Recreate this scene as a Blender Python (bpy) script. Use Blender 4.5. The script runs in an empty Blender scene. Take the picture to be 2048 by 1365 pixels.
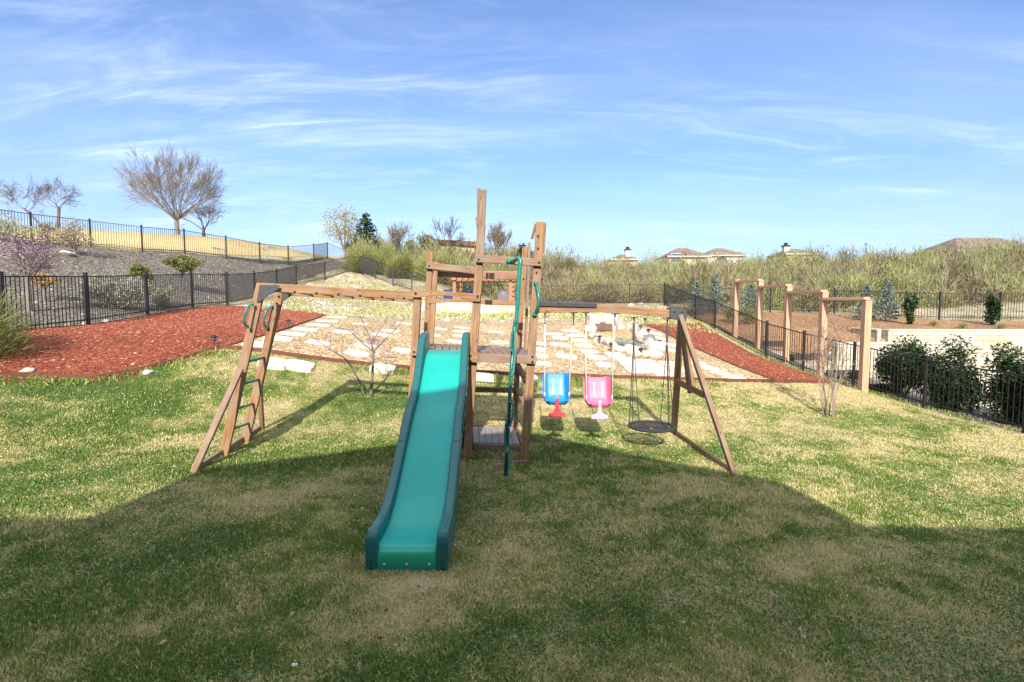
import bpy, bmesh, math, random
import numpy as np
from mathutils import Vector, Matrix, Quaternion
from mathutils.geometry import delaunay_2d_cdt
scn = bpy.context.scene
C = scn.collection
R = math.radians
random.seed(7)
rs = np.random.RandomState(11)

# ------------------------------------------------------------ camera
F = 1050.0; H = 2.0; PITCH = math.atan(72.5 / F)
cam_d = bpy.data.cameras.new('camera'); cam = bpy.data.objects.new('camera', cam_d); C.objects.link(cam)
cam.location = (0, 0, H); cam.rotation_euler = (R(90) - PITCH, 0, 0)
cam_d.sensor_width = 36; cam_d.lens = 36 * F / 2048; cam_d.clip_end = 3000; cam_d.clip_start = 0.05
scn.camera = cam
# ------------------------------------------------------------ sky and sun
SUN_EL = R(31); SUN_AZ = R(1.6)
w = bpy.data.worlds.new('World'); scn.world = w; w.use_nodes = True
nt = w.node_tree; nt.nodes.clear()
def wn(t, **k):
    n = nt.nodes.new(t)
    for a, b in k.items(): setattr(n, a, b)
    return n
L = nt.links.new
sky = wn('ShaderNodeTexSky', sky_type='NISHITA', sun_disc=False, sun_elevation=SUN_EL,
         sun_rotation=R(180) + SUN_AZ, altitude=300, air_density=1.0, dust_density=1.2, ozone_density=2.0)
tc = wn('ShaderNodeTexCoord'); sep = wn('ShaderNodeSeparateXYZ'); L(tc.outputs['Generated'], sep.inputs[0])
# cirrus: direction projected on a high plane, stretched noise
mz = wn('ShaderNodeMath', operation='MAXIMUM'); L(sep.outputs['Z'], mz.inputs[0]); mz.inputs[1].default_value = 0.0
ad = wn('ShaderNodeMath', operation='ADD'); L(mz.outputs[0], ad.inputs[0]); ad.inputs[1].default_value = 0.16
dx = wn('ShaderNodeMath', operation='DIVIDE'); L(sep.outputs['X'], dx.inputs[0]); L(ad.outputs[0], dx.inputs[1])
dy = wn('ShaderNodeMath', operation='DIVIDE'); L(sep.outputs['Y'], dy.inputs[0]); L(ad.outputs[0], dy.inputs[1])
cv = wn('ShaderNodeCombineXYZ'); L(dx.outputs[0], cv.inputs[0]); L(dy.outputs[0], cv.inputs[1])
def cloud(scale, rot, loc, detail, rough, dist, lo, hi):
    mp = wn('ShaderNodeMapping'); L(cv.outputs[0], mp.inputs[0])
    mp.inputs['Scale'].default_value = scale; mp.inputs['Rotation'].default_value = (0, 0, rot); mp.inputs['Location'].default_value = loc
    nz = wn('ShaderNodeTexNoise'); nz.inputs['Scale'].default_value = 1; nz.inputs['Detail'].default_value = detail
    nz.inputs['Roughness'].default_value = rough; nz.inputs['Distortion'].default_value = dist; L(mp.outputs[0], nz.inputs['Vector'])
    mr = wn('ShaderNodeMapRange'); mr.inputs[1].default_value = lo; mr.inputs[2].default_value = hi; mr.interpolation_type = 'SMOOTHSTEP'
    L(nz.outputs[0], mr.inputs[0]); return mr
def m2(op, a, b):
    n = wn('ShaderNodeMath', operation=op)
    for i, v in enumerate((a, b)):
        if isinstance(v, (int, float)): n.inputs[i].default_value = v
        else: L(v.outputs[0], n.inputs[i])
    return n
fine = cloud((1.3, 6.0, 1), R(13), (5.3, 2.2, 0), 9, 0.66, 0.7, 0.42, 0.86)
mask = cloud((0.42, 0.75, 1), R(8), (1.3, 4.4, 0), 3, 0.5, 0.3, 0.42, 0.66)
veil = cloud((0.35, 1.2, 1), R(10), (7.2, 0.6, 0), 5, 0.55, 0.3, 0.35, 0.8)
c1 = m2('MULTIPLY', fine, mask); c2 = m2('MULTIPLY', veil, 0.12); fine2 = cloud((1.6, 4.6, 1), R(20), (11.4, 7.7, 0), 9, 0.66, 0.8, 0.44, 0.86)
mask2 = cloud((0.6, 0.8, 1), R(0), (8.9, 2.1, 0), 3, 0.5, 0.3, 0.46, 0.68)
cs = m2('ADD', m2('ADD', m2('MULTIPLY', c1, 0.5), m2('MULTIPLY', m2('MULTIPLY', fine2, mask2), 0.36)), c2)
# only the upper part of the sky
elr = wn('ShaderNodeMapRange'); elr.inputs[1].default_value = 0.0; elr.inputs[2].default_value = 0.12; L(sep.outputs['Z'], elr.inputs[0])
hir = wn('ShaderNodeMapRange'); hir.inputs[1].default_value = 0.30; hir.inputs[2].default_value = 0.47; hir.inputs[3].default_value = 1.0; hir.inputs[4].default_value = 0.35; L(sep.outputs['Z'], hir.inputs[0])
# bright cloud veil added overhead, above the framed sky, to raise fill light
fill_veil = wn('ShaderNodeMapRange'); fill_veil.inputs[1].default_value = 0.50; fill_veil.inputs[2].default_value = 0.74; fill_veil.inputs[4].default_value = 0.75; fill_veil.interpolation_type = 'SMOOTHSTEP'; L(sep.outputs['Z'], fill_veil.inputs[0])
cf = m2('ADD', m2('MULTIPLY', m2('MULTIPLY', cs, elr), hir), fill_veil); cf.use_clamp = True
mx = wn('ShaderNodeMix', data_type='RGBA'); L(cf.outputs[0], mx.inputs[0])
tint = wn('ShaderNodeMix', data_type='RGBA', blend_type='MULTIPLY'); tint.inputs[0].default_value = 1
L(sky.outputs[0], tint.inputs[6]); tint.inputs[7].default_value = (0.78, 0.90, 1.14, 1)
hz = wn('ShaderNodeMapRange'); hz.inputs[1].default_value = 0.0; hz.inputs[2].default_value = 0.30; hz.inputs[3].default_value = 0.55; hz.inputs[4].default_value = 0.0; hz.interpolation_type = 'SMOOTHSTEP'; L(sep.outputs['Z'], hz.inputs[0])
hm = wn('ShaderNodeMix', data_type='RGBA'); L(hz.outputs[0], hm.inputs[0]); L(tint.outputs[2], hm.inputs[6]); hm.inputs[7].default_value = (2.9, 3.55, 4.7, 1)
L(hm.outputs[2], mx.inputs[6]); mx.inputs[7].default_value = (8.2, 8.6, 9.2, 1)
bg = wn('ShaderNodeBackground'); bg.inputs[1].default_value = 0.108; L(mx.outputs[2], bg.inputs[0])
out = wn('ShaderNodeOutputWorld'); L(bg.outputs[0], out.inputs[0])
sd = bpy.data.lights.new('sun', 'SUN'); sd.energy = 4.3; sd.angle = R(0.55); sd.color = (1.0, 0.94, 0.83)
sun = bpy.data.objects.new('sun', sd); C.objects.link(sun)
tdir = Vector((math.sin(SUN_AZ) * math.cos(SUN_EL), math.cos(SUN_AZ) * math.cos(SUN_EL), -math.sin(SUN_EL)))
sun.rotation_euler = tdir.to_track_quat('-Z', 'Y').to_euler(); sun.location = (0, -30, 30)
scn.view_settings.view_transform = 'Standard'; scn.view_settings.look = 'None'
scn.view_settings.exposure = 0.9; scn.view_settings.gamma = 1
scn.render.engine = 'CYCLES'

# ------------------------------------------------------------ pixel -> ray
def ray(u, v):
    x = (u - 1024) / F; y = (682.5 - v) / F
    d = Vector((x, math.cos(PITCH) + y * math.sin(PITCH), y * math.cos(PITCH) - math.sin(PITCH)))
    return d / d.y
def P(u, v, d):                       # point on the ray of a photo pixel at ground distance d
    r = ray(u, v); return Vector((r.x * d, d, H + r.z * d))

# ------------------------------------------------------------ terrain
ctl = []
def cp(u, v, d): p = P(u, v, d); ctl.append((p.x, p.y, p.z))
for a in [(387,947,5.86),(521,863,7.8),(1470,953,6.43),(1348,870,8.48),(930,921,6.67),(1047,924,6.7),
          (190,757,9.0),(0,752,8.5),(440,698,10.5),(640,723,10.8),(860,742,11.2),(1024,752,11.5),(1340,762,12.2),(1630,767,13.5),
          (1848,816,12.5),(1706,775,14.5),(1606,745,15.75),(1532,718,17.5),(1429,662,21.7),(1390,641,25.2),(1330,612,29.5),(2048,866,10.6),
          (1655,838,10.5),(9,672,10.4),(176,653,12.5),(295,632,15.2),(385,617,18),(455,611,19.7),(510,600,23.3),(554,587,27),(593,572,31.5),
          (650,562,36),(716,543,39),(751,558,34),(786,573,33),(824,583,31.5),(870,601,30.5),(1000,612,30),(1190,612,30),
          (650,634,17),(860,642,18),(1000,647,18.5),(1290,651,18),(1400,647,22),(900,629,24),(1150,630,24),
          (0,478,22),(64,485,23),(182,494,25.2),(285,504,26),(453,518,30),(560,527,34),(628,524,37),(680,524,41),
          (60,466,36),(300,491,41),(450,509,47),(650,524,60),
          (1668,630,26),(1878,641,23),(1998,643,22.5)]: cp(*a)
ctl += [(-9,3,.45),(-5,2,.1),(0,3.9,.0),(0,1,0),(0,-3,0),(5,2,-.15),(9,3,-.35),(-12,-4,.5),(12,-4,-.5),(14,6,-.9),(-14,8,1.6),
        (-16,16,3.0),(-24,10,4.6),(-26,18,4.9),(-10,-12,.3),(10,-12,-.4),(-25,-10,2),(25,-10,-1.5),(25,8,-1.0),
        (12,18,.35),(12,22.5,.95),(12,26.5,1.5),(16,20.5,1.0),(21,20.5,1.0),(16,17.0,.15),(21,17.0,.2),(14,14,-.5),(19,14,-.3),(26,20,1.1),
        (2,35,2.3),(12,35,2.2),(22,30,2.1),(30,26,2.1),(-2,36,2.9),(-7,40,4.2),
        (4,55,5.3),(18,55,4.8),(32,52,4.9),(48,48,5.7),(-14,50,6.3),(-4,50,5.6),(-30,55,6.0),(-55,60,6.8),(-50,30,6.8),(50,30,3.4),
        (60,60,6.2),(0,80,5.5),(40,80,6.0),(-40,85,5.0),(80,80,7),(0,110,6.5),(50,110,7.5),(-50,110,4),(100,110,8),(-80,80,5),
        (-80,20,6),(80,10,0),(-60,-30,2),(60,-30,-2)]
ctl = np.array(ctl); _n = len(ctl)
def _phi(r2): return np.where(r2 > 1e-12, 0.5 * r2 * np.log(r2 + 1e-12), 0.0)
_D = ((ctl[:, None, :2] - ctl[None, :, :2]) ** 2).sum(-1)
_K = _phi(_D) + np.eye(_n) * 0.3
_Pm = np.hstack([np.ones((_n, 1)), ctl[:, :2]])
_A = np.vstack([np.hstack([_K, _Pm]), np.hstack([_Pm.T, np.zeros((3, 3))])])
_W = np.linalg.solve(_A, np.concatenate([ctl[:, 2], np.zeros(3)]))
def vnoise(x, y, s=0):
    xi = np.floor(x).astype(np.int64); yi = np.floor(y).astype(np.int64); fx = x - xi; fy = y - yi
    fx = fx * fx * (3 - 2 * fx); fy = fy * fy * (3 - 2 * fy)
    def h(a, b):
        v = np.sin(a * 127.1 + b * 311.7 + s * 74.7) * 43758.5453
        return v - np.floor(v)
    return (h(xi, yi) * (1 - fx) + h(xi + 1, yi) * fx) * (1 - fy) + (h(xi, yi + 1) * (1 - fx) + h(xi + 1, yi + 1) * fx) * fy
def fbm(x, y, s=0, o=4):
    v = 0; a = .5; t = 0
    for i in range(o):
        v = v + a * vnoise(x * 2 ** i, y * 2 ** i, s + i); t += a; a *= .5
    return v / t
def TZ(x, y):
    x = np.atleast_1d(np.asarray(x, float)); y = np.atleast_1d(np.asarray(y, float)); out = np.empty(x.shape)
    for i in range(0, len(x), 20000):
        xs = x[i:i+20000]; ys = y[i:i+20000]
        xc = np.clip(xs, -110, 130); yc = np.clip(ys, -45, 140)
        r2 = (xc[:, None] - ctl[None, :, 0]) ** 2 + (yc[:, None] - ctl[None, :, 1]) ** 2
        z = _phi(r2) @ _W[:_n] + _W[_n] + _W[_n+1] * xc + _W[_n+2] * yc
        z = z + (fbm(xs * .5, ys * .5, 3, 3) - .5) * .06 * np.clip((ys - 3) / 8, 0.3, 1)
        z = z - 0.03 * np.clip(np.maximum(np.abs(xs - xc), np.abs(ys - yc)), 0, 500)
        ter = (xs > 13.55) & (ys > 19.05) & (xs < 30)
        z = np.where(ter, np.maximum(z, 0.98 + (ys - 18.95) * .08), z)
        z = np.where((xs > 13.55) & (xs < 30) & (ys > 17.1) & (ys <= 19.05), np.minimum(z, .34), z)
        z = np.where((xs > 10.3) & (xs < 30) & (ys > 8) & (ys <= 17.1), np.minimum(z, -.18 + np.maximum(0, 11.0 - xs) * .8), z)
        z = np.where((xs > 12.8) & (xs < 30) & (ys > 8) & (ys <= 15.3), np.minimum(z, -.55), z)
        out[i:i+20000] = z
    return out
def tz(x, y): return float(TZ(x, y)[0])
def G(u, v, dmin=2.5, dmax=70):       # where a photo pixel's ray meets the terrain
    r = ray(u, v); ds = np.linspace(dmin, dmax, 900)
    g = H + r.z * ds - TZ(r.x * ds, ds); k = np.where(g < 0)[0]
    if len(k) == 0: i = int(np.argmin(g)); d = ds[i]
    else:
        i = max(1, k[0]); t = g[i-1] / (g[i-1] - g[i]); d = ds[i-1] + t * (ds[i] - ds[i-1])
    return Vector((r.x * d, d, tz(r.x * d, d)))
def on(x, y, dz=0): return Vector((x, y, tz(x, y) + dz))

# ------------------------------------------------------------ materials
def new_mat(name):
    m = bpy.data.materials.new(name); m.use_nodes = True; n = m.node_tree; n.nodes.clear()
    o = n.nodes.new('ShaderNodeOutputMaterial'); b = n.nodes.new('ShaderNodeBsdfPrincipled'); n.links.new(b.outputs[0], o.inputs[0])
    return m, n, b
def N(n, t, ins=None, **k):
    nd = n.nodes.new(t)
    for a, b in k.items(): setattr(nd, a, b)
    for a, b in (ins or {}).items():
        if isinstance(b, bpy.types.NodeSocket): n.links.new(b, nd.inputs[a])
        else: nd.inputs[a].default_value = b
    return nd
def ramp(n, fac, stops):
    r = n.nodes.new('ShaderNodeValToRGB'); n.links.new(fac, r.inputs[0]); e = r.color_ramp.elements
    while len(e) < len(stops): e.new(.5)
    for i, (p, c) in enumerate(stops): e[i].position = p; e[i].color = (*c, 1)
    return r.outputs[0]
def flat(name, col, rough=.5, metal=0, var=.12, scale=6, bump=0, bscale=60, spec=.5, coat=0):
    m, n, b = new_mat(name); tc = N(n, 'ShaderNodeTexCoord').outputs['Object']
    nz = N(n, 'ShaderNodeTexNoise', {'Vector': tc, 'Scale': scale, 'Detail': 5.0, 'Roughness': .6}).outputs[0]
    col = Vector(col)
    n.links.new(ramp(n, nz, [(.3, col * (1 - var)), (.7, col * (1 + var))]), b.inputs['Base Color'])
    rr = N(n, 'ShaderNodeMapRange', {0: nz, 1: .3, 2: .7, 3: max(.02, rough - .08), 4: min(1, rough + .08)}).outputs[0]
    n.links.new(rr, b.inputs['Roughness']); b.inputs['Metallic'].default_value = metal; b.inputs['Specular IOR Level'].default_value = spec
    b.inputs['Coat Weight'].default_value = coat
    if bump:
        bz = N(n, 'ShaderNodeTexNoise', {'Vector': tc, 'Scale': bscale, 'Detail': 4.0}).outputs[0]
        n.links.new(N(n, 'ShaderNodeBump', {'Height': bz, 'Strength': bump, 'Distance': .02}).outputs[0], b.inputs['Normal'])
    return m
def wood(name, dark, mid, light, grey=.0):
    m, n, b = new_mat(name); tc = N(n, 'ShaderNodeTexCoord').outputs['Object']
    mp = N(n, 'ShaderNodeMapping', {'Vector': tc, 'Scale': (38, 38, 2.2)}).outputs[0]
    g = N(n, 'ShaderNodeTexNoise', {'Vector': mp, 'Scale': 1.0, 'Detail': 6.0, 'Roughness': .65, 'Distortion': .6}).outputs[0]
    c = ramp(n, g, [(.25, dark), (.5, mid), (.75, light)])
    l = N(n, 'ShaderNodeTexNoise', {'Vector': tc, 'Scale': 2.3, 'Detail': 5.0}).outputs[0]
    gm = N(n, 'ShaderNodeMapRange', {0: l, 1: .42, 2: .68, 3: 0.0, 4: grey}).outputs[0]
    mixn = N(n, 'ShaderNodeMix', {0: gm, 6: c, 7: (.26, .2, .16, 1)}, data_type='RGBA')
    vo = N(n, 'ShaderNodeTexVoronoi', {'Vector': N(n, 'ShaderNodeMapping', {'Vector': tc, 'Scale': (9, 9, 4.5)}).outputs[0], 'Scale': 1.0}).outputs[0]
    kn = N(n, 'ShaderNodeMapRange', {0: vo, 1: .06, 2: .13, 3: .8, 4: 0.0}).outputs[0]
    mk = N(n, 'ShaderNodeMix', {0: kn, 6: mixn.outputs[2], 7: (*dark, 1)}, data_type='RGBA')
    n.links.new(mk.outputs[2], b.inputs['Base Color']); b.inputs['Roughness'].default_value = .78; b.inputs['Specular IOR Level'].default_value = .3
    n.links.new(N(n, 'ShaderNodeBump', {'Height': g, 'Strength': .5, 'Distance': .006}).outputs[0], b.inputs['Normal'])
    return m
def chips(name, cols, scale, rough=.9, bump=.8, big=.6, dist=.03, stretch=(1, 1, 1), patch=None):
    m, n, b = new_mat(name); tc = N(n, 'ShaderNodeTexCoord').outputs['Object']
    mp = N(n, 'ShaderNodeMapping', {'Vector': tc, 'Scale': stretch}).outputs[0]
    vo = N(n, 'ShaderNodeTexVoronoi', {'Vector': mp, 'Scale': scale, 'Randomness': 1.0})
    sp = N(n, 'ShaderNodeSeparateColor', {'Color': vo.outputs['Color']}).outputs[0]
    stops = [(i / (len(cols) - 1) * .9 + .05, c) for i, c in enumerate(cols)]
    c = ramp(n, sp, stops)
    nz = N(n, 'ShaderNodeTexNoise', {'Vector': tc, 'Scale': big, 'Detail': 5.0, 'Roughness': .6}).outputs[0]
    f = N(n, 'ShaderNodeMapRange', {0: nz, 1: .3, 2: .7, 3: .72, 4: 1.2}).outputs[0]
    mu = N(n, 'ShaderNodeVectorMath', {0: c, 1: N(n, 'ShaderNodeCombineXYZ', {0: f, 1: f, 2: f}).outputs[0]}, operation='MULTIPLY').outputs[0]
    if patch:
        pn = N(n, 'ShaderNodeTexNoise', {'Vector': tc, 'Scale': patch[1], 'Detail': 7.0, 'Roughness': .7}).outputs[0]
        pf = N(n, 'ShaderNodeMapRange', {0: pn, 1: patch[2], 2: patch[3], 3: 0.0, 4: .9}).outputs[0]
        mu = N(n, 'ShaderNodeMix', {0: pf, 6: mu, 7: (*patch[0], 1)}, data_type='RGBA').outputs[2]
    n.links.new(mu, b.inputs['Base Color']); b.inputs['Roughness'].default_value = rough; b.inputs['Specular IOR Level'].default_value = .2
    n.links.new(N(n, 'ShaderNodeBump', {'Height': vo.outputs['Distance'], 'Strength': bump, 'Distance': dist}).outputs[0], b.inputs['Normal'])
    return m
def leafm(name, stops, trans=.25, rough=.6):
    m, n, b = new_mat(name); a = N(n, 'ShaderNodeAttribute', attribute_name='rnd').outputs['Fac']
    c = ramp(n, a, stops); n.links.new(c, b.inputs['Base Color']); b.inputs['Roughness'].default_value = rough; b.inputs['Specular IOR Level'].default_value = .3
    if trans:
        o = [x for x in n.nodes if x.type == 'OUTPUT_MATERIAL'][0]
        t = N(n, 'ShaderNodeBsdfTranslucent', {'Color': c}).outputs[0]
        n.links.new(N(n, 'ShaderNodeMixShader', {0: trans, 1: b.outputs[0], 2: t}).outputs[0], o.inputs[0])
    return m
def block_wall(name, c1, c2, mortar, bw=.5, bh=.2, axis='XZ'):
    m, n, b = new_mat(name); tc = N(n, 'ShaderNodeTexCoord').outputs['Object']
    s = N(n, 'ShaderNodeSeparateXYZ', {0: tc})
    ad = N(n, 'ShaderNodeMath', {0: s.outputs[0], 1: s.outputs[1]}, operation='ADD').outputs[0]
    v = N(n, 'ShaderNodeCombineXYZ', {0: ad, 1: s.outputs[2]}).outputs[0]
    br = N(n, 'ShaderNodeTexBrick', {'Vector': v, 'Color1': (*c1, 1), 'Color2': (*c2, 1), 'Mortar': (*mortar, 1), 'Scale': 1.0,
        'Mortar Size': .008, 'Bias': -.4, 'Brick Width': bw, 'Row Height': bh})
    nz = N(n, 'ShaderNodeTexNoise', {'Vector': tc, 'Scale': 9.0, 'Detail': 6.0}).outputs[0]
    f = N(n, 'ShaderNodeMapRange', {0: nz, 1: .3, 2: .7, 3: .82, 4: 1.1}).outputs[0]
    mu = N(n, 'ShaderNodeVectorMath', {0: br.outputs[0], 1: N(n, 'ShaderNodeCombineXYZ', {0: f, 1: f, 2: f}).outputs[0]}, operation='MULTIPLY').outputs[0]
    n.links.new(mu, b.inputs['Base Color']); b.inputs['Roughness'].default_value = .9
    n.links.new(N(n, 'ShaderNodeBump', {'Height': nz, 'Strength': .6, 'Distance': .03}).outputs[0], b.inputs['Normal'])
    return m
M = {}
M['wood'] = wood('cedar', (.11, .048, .022), (.27, .14, .062), (.40, .235, .118), .6)
M['wood_old'] = wood('weathered_cedar', (.11, .06, .038), (.22, .13, .078), (.34, .225, .145), .8)
M['wood_deck'] = wood('deck_board', (.10, .062, .045), (.20, .13, .095), (.30, .21, .16), .9)
M['cedar_new'] = wood('new_cedar', (.30, .15, .08), (.50, .30, .18), (.62, .42, .28), .1)
M['bed'] = flat('teal_plastic', (.004, .31, .26), .28, var=.08, scale=3, bump=.03, bscale=30, spec=.32)
M['rail_plastic'] = flat('dark_green_plastic', (.006, .10, .095), .33, var=.06, bump=.03, bscale=40)
M['green_metal'] = flat('green_coated_steel', (.008, .17, .13), .32, var=.08, scale=20)
M['black'] = flat('black_coated_steel', (.012, .011, .011), .5, var=.2, scale=3)
M['gusset'] = flat('black_plastic_plate', (.05, .05, .052), .5, var=.2, scale=20, bump=.1)
M['steel'] = flat('galvanised_bolt', (.45, .45, .43), .35, metal=.9)
M['bolt'] = flat('dark_bolt', (.02, .017, .015), .5, metal=.4)
M['rope_white'] = flat('white_rope', (.62, .58, .50), .9, var=.15, scale=90, bump=.4, bscale=300)
M['rope_black'] = flat('black_rope', (.03, .03, .032), .85, var=.2, scale=90, bump=.4, bscale=300)
M['blue'] = flat('blue_plastic', (.015, .21, .66), .48, var=.08, scale=9, bump=.03)
M['pink'] = flat('pink_plastic', (.70, .13, .24), .5, var=.08, scale=9, bump=.03)
M['red'] = flat('faded_red_plastic', (.48, .05, .055), .4, var=.12, scale=12)
M['palepink'] = flat('pale_pink_plastic', (.78, .38, .45), .4, var=.08, scale=12)
M['strap'] = flat('cream_webbing', (.66, .62, .5), .8, var=.08)
M['lime'] = flat('limestone_slab', (.56, .50, .39), .9, var=.2, scale=7, bump=.5, bscale=30)
M['rock'] = flat('pale_rock', (.43, .385, .315), .92, var=.35, scale=7, bump=.8, bscale=14)
M['rock_grey'] = flat('grey_rock', (.16, .16, .15), .9, var=.4, scale=7, bump=.8, bscale=14)
M['wall'] = block_wall('limestone_blocks', (.50, .45, .355), (.42, .31, .17), (.2, .17, .13), .55, .2)
M['cap'] = flat('limestone_cap', (.52, .47, .38), .85, var=.08, scale=5, bump=.3)
M['edging'] = flat('rusty_edging', (.13, .045, .022), .9, var=.35, scale=6, bump=.4)
M['bark'] = flat('grey_bark', (.20, .165, .135), .95, var=.3, scale=14, bump=.7, bscale=60)
M['bark_brown'] = flat('brown_bark', (.22, .185, .155), .95, var=.3, scale=14, bump=.7, bscale=60)
M['twig'] = flat('purple_grey_twig', (.16, .12, .12), .95, var=.25, scale=20, bump=.4)
def cc(*a): return [(p, c) for p, c in a]
M['leaf_dark'] = leafm('dark_glossy_leaf', cc((0, (.010, .025, .009)), (.6, (.024, .05, .015)), (1, (.065, .09, .028))), .15, .35)
M['leaf_green'] = leafm('green_leaf', cc((0, (.04, .075, .015)), (.6, (.10, .14, .03)), (1, (.20, .21, .06))))
M['leaf_photinia'] = leafm('mixed_leaf', cc((0, (.05, .09, .02)), (.6, (.13, .16, .04)), (.85, (.26, .22, .06)), (1, (.3, .11, .05))))
M['leaf_sage'] = leafm('sage_leaf', cc((0, (.22, .22, .14)), (.6, (.38, .38, .26)), (1, (.52, .51, .38))))
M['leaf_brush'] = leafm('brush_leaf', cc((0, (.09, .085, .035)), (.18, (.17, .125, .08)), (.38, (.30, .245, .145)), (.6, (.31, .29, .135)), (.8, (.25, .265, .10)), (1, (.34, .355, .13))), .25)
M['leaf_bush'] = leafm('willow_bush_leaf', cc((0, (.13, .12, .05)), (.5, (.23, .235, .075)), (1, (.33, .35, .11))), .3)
M['leaf_grey'] = leafm('dry_grey_leaf', cc((0, (.20, .16, .12)), (.5, (.30, .25, .18)), (1, (.40, .33, .2))), .2)
M['leaf_yellow'] = leafm('yellowing_leaf', cc((0, (.16, .16, .05)), (.5, (.33, .30, .09)), (1, (.45, .33, .10))), .3)
M['leaf_spruce'] = leafm('spruce_needle', cc((0, (.05, .08, .07)), (.6, (.13, .18, .15)), (1, (.24, .30, .25))), .1)
M['leaf_purple'] = leafm('redbud_blossom', cc((0, (.22, .09, .15)), (.6, (.36, .18, .28)), (1, (.50, .30, .40))), .2)
M['leaf_gold'] = leafm('golden_leaf', cc((0, (.26, .15, .03)), (1, (.5, .32, .07))), .2)
M['leaf_feather'] = leafm('feathery_leaf', cc((0, (.05, .08, .02)), (.6, (.16, .19, .05)), (1, (.36, .34, .10))), .25)
M['blade'] = leafm('lawn_blade', cc((0, (.065, .135, .026)), (.28, (.20, .275, .05)), (.5, (.44, .44, .13)), (.6, (.54, .47, .19)), (1, (.72, .60, .36))), .3, .8)
M['mulch_red'] = chips('red_bark_mulch', [(.12, .022, .012), (.235, .05, .025), (.31, .078, .038), (.38, .13, .07)], 34, stretch=(1, 1.5, 1), dist=.04)
M['mulch_orange'] = chips('orange_bark_mulch', [(.16, .08, .04), (.31, .165, .08), (.42, .26, .14)], 20, dist=.04)
M['mulch_grey'] = chips('grey_weathered_mulch', [(.06, .05, .042), (.13, .11, .09), (.19, .16, .125), (.29, .245, .185)], 18, big=.35, dist=.05)
M['gravel'] = chips('tan_river_gravel', [(.24, .145, .07), (.36, .24, .12), (.45, .34, .19), (.54, .45, .32)], 17, dist=.04)
M['white_gravel'] = chips('white_gravel', [(.25, .20, .14), (.42, .35, .26), (.58, .52, .42)], 14)
M['meadow'] = chips('golden_dormant_turf', [(.44, .32, .14), (.54, .41, .20)], 8, big=.15, bump=.3)
M['dirt'] = chips('dry_rocky_ground', [(.27, .20, .12), (.38, .30, .19), (.52, .45, .33)], 12, big=.5, dist=.03, patch=((.15, .17, .05), 1.1, .47, .66))
# lawn soil
m, n, b = new_mat('lawn_soil'); at = N(n, 'ShaderNodeAttribute', attribute_name='patch').outputs['Fac']
tcn = N(n, 'ShaderNodeTexCoord').outputs['Object']
nz = N(n, 'ShaderNodeTexNoise', {'Vector': tcn, 'Scale': 40.0, 'Detail': 8.0, 'Roughness': .8}).outputs[0]
s = N(n, 'ShaderNodeMath', {0: N(n, 'ShaderNodeMath', {0: nz, 1: .9}, operation='MULTIPLY').outputs[0], 1: at}, operation='ADD').outputs[0]
s = N(n, 'ShaderNodeMath', {0: s, 1: -.45}, operation='ADD').outputs[0]
n.links.new(ramp(n, s, [(.1, (.06, .10, .022)), (.35, (.18, .20, .055)), (.6, (.30, .25, .12)), (.85, (.44, .34, .20))]), b.inputs['Base Color'])
b.inputs['Roughness'].default_value = 1; b.inputs['Specular IOR Level'].default_value = .1
n.links.new(N(n, 'ShaderNodeBump', {'Height': nz, 'Strength': .9, 'Distance': .03}).outputs[0], b.inputs['Normal'])
M['lawn'] = m

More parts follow.
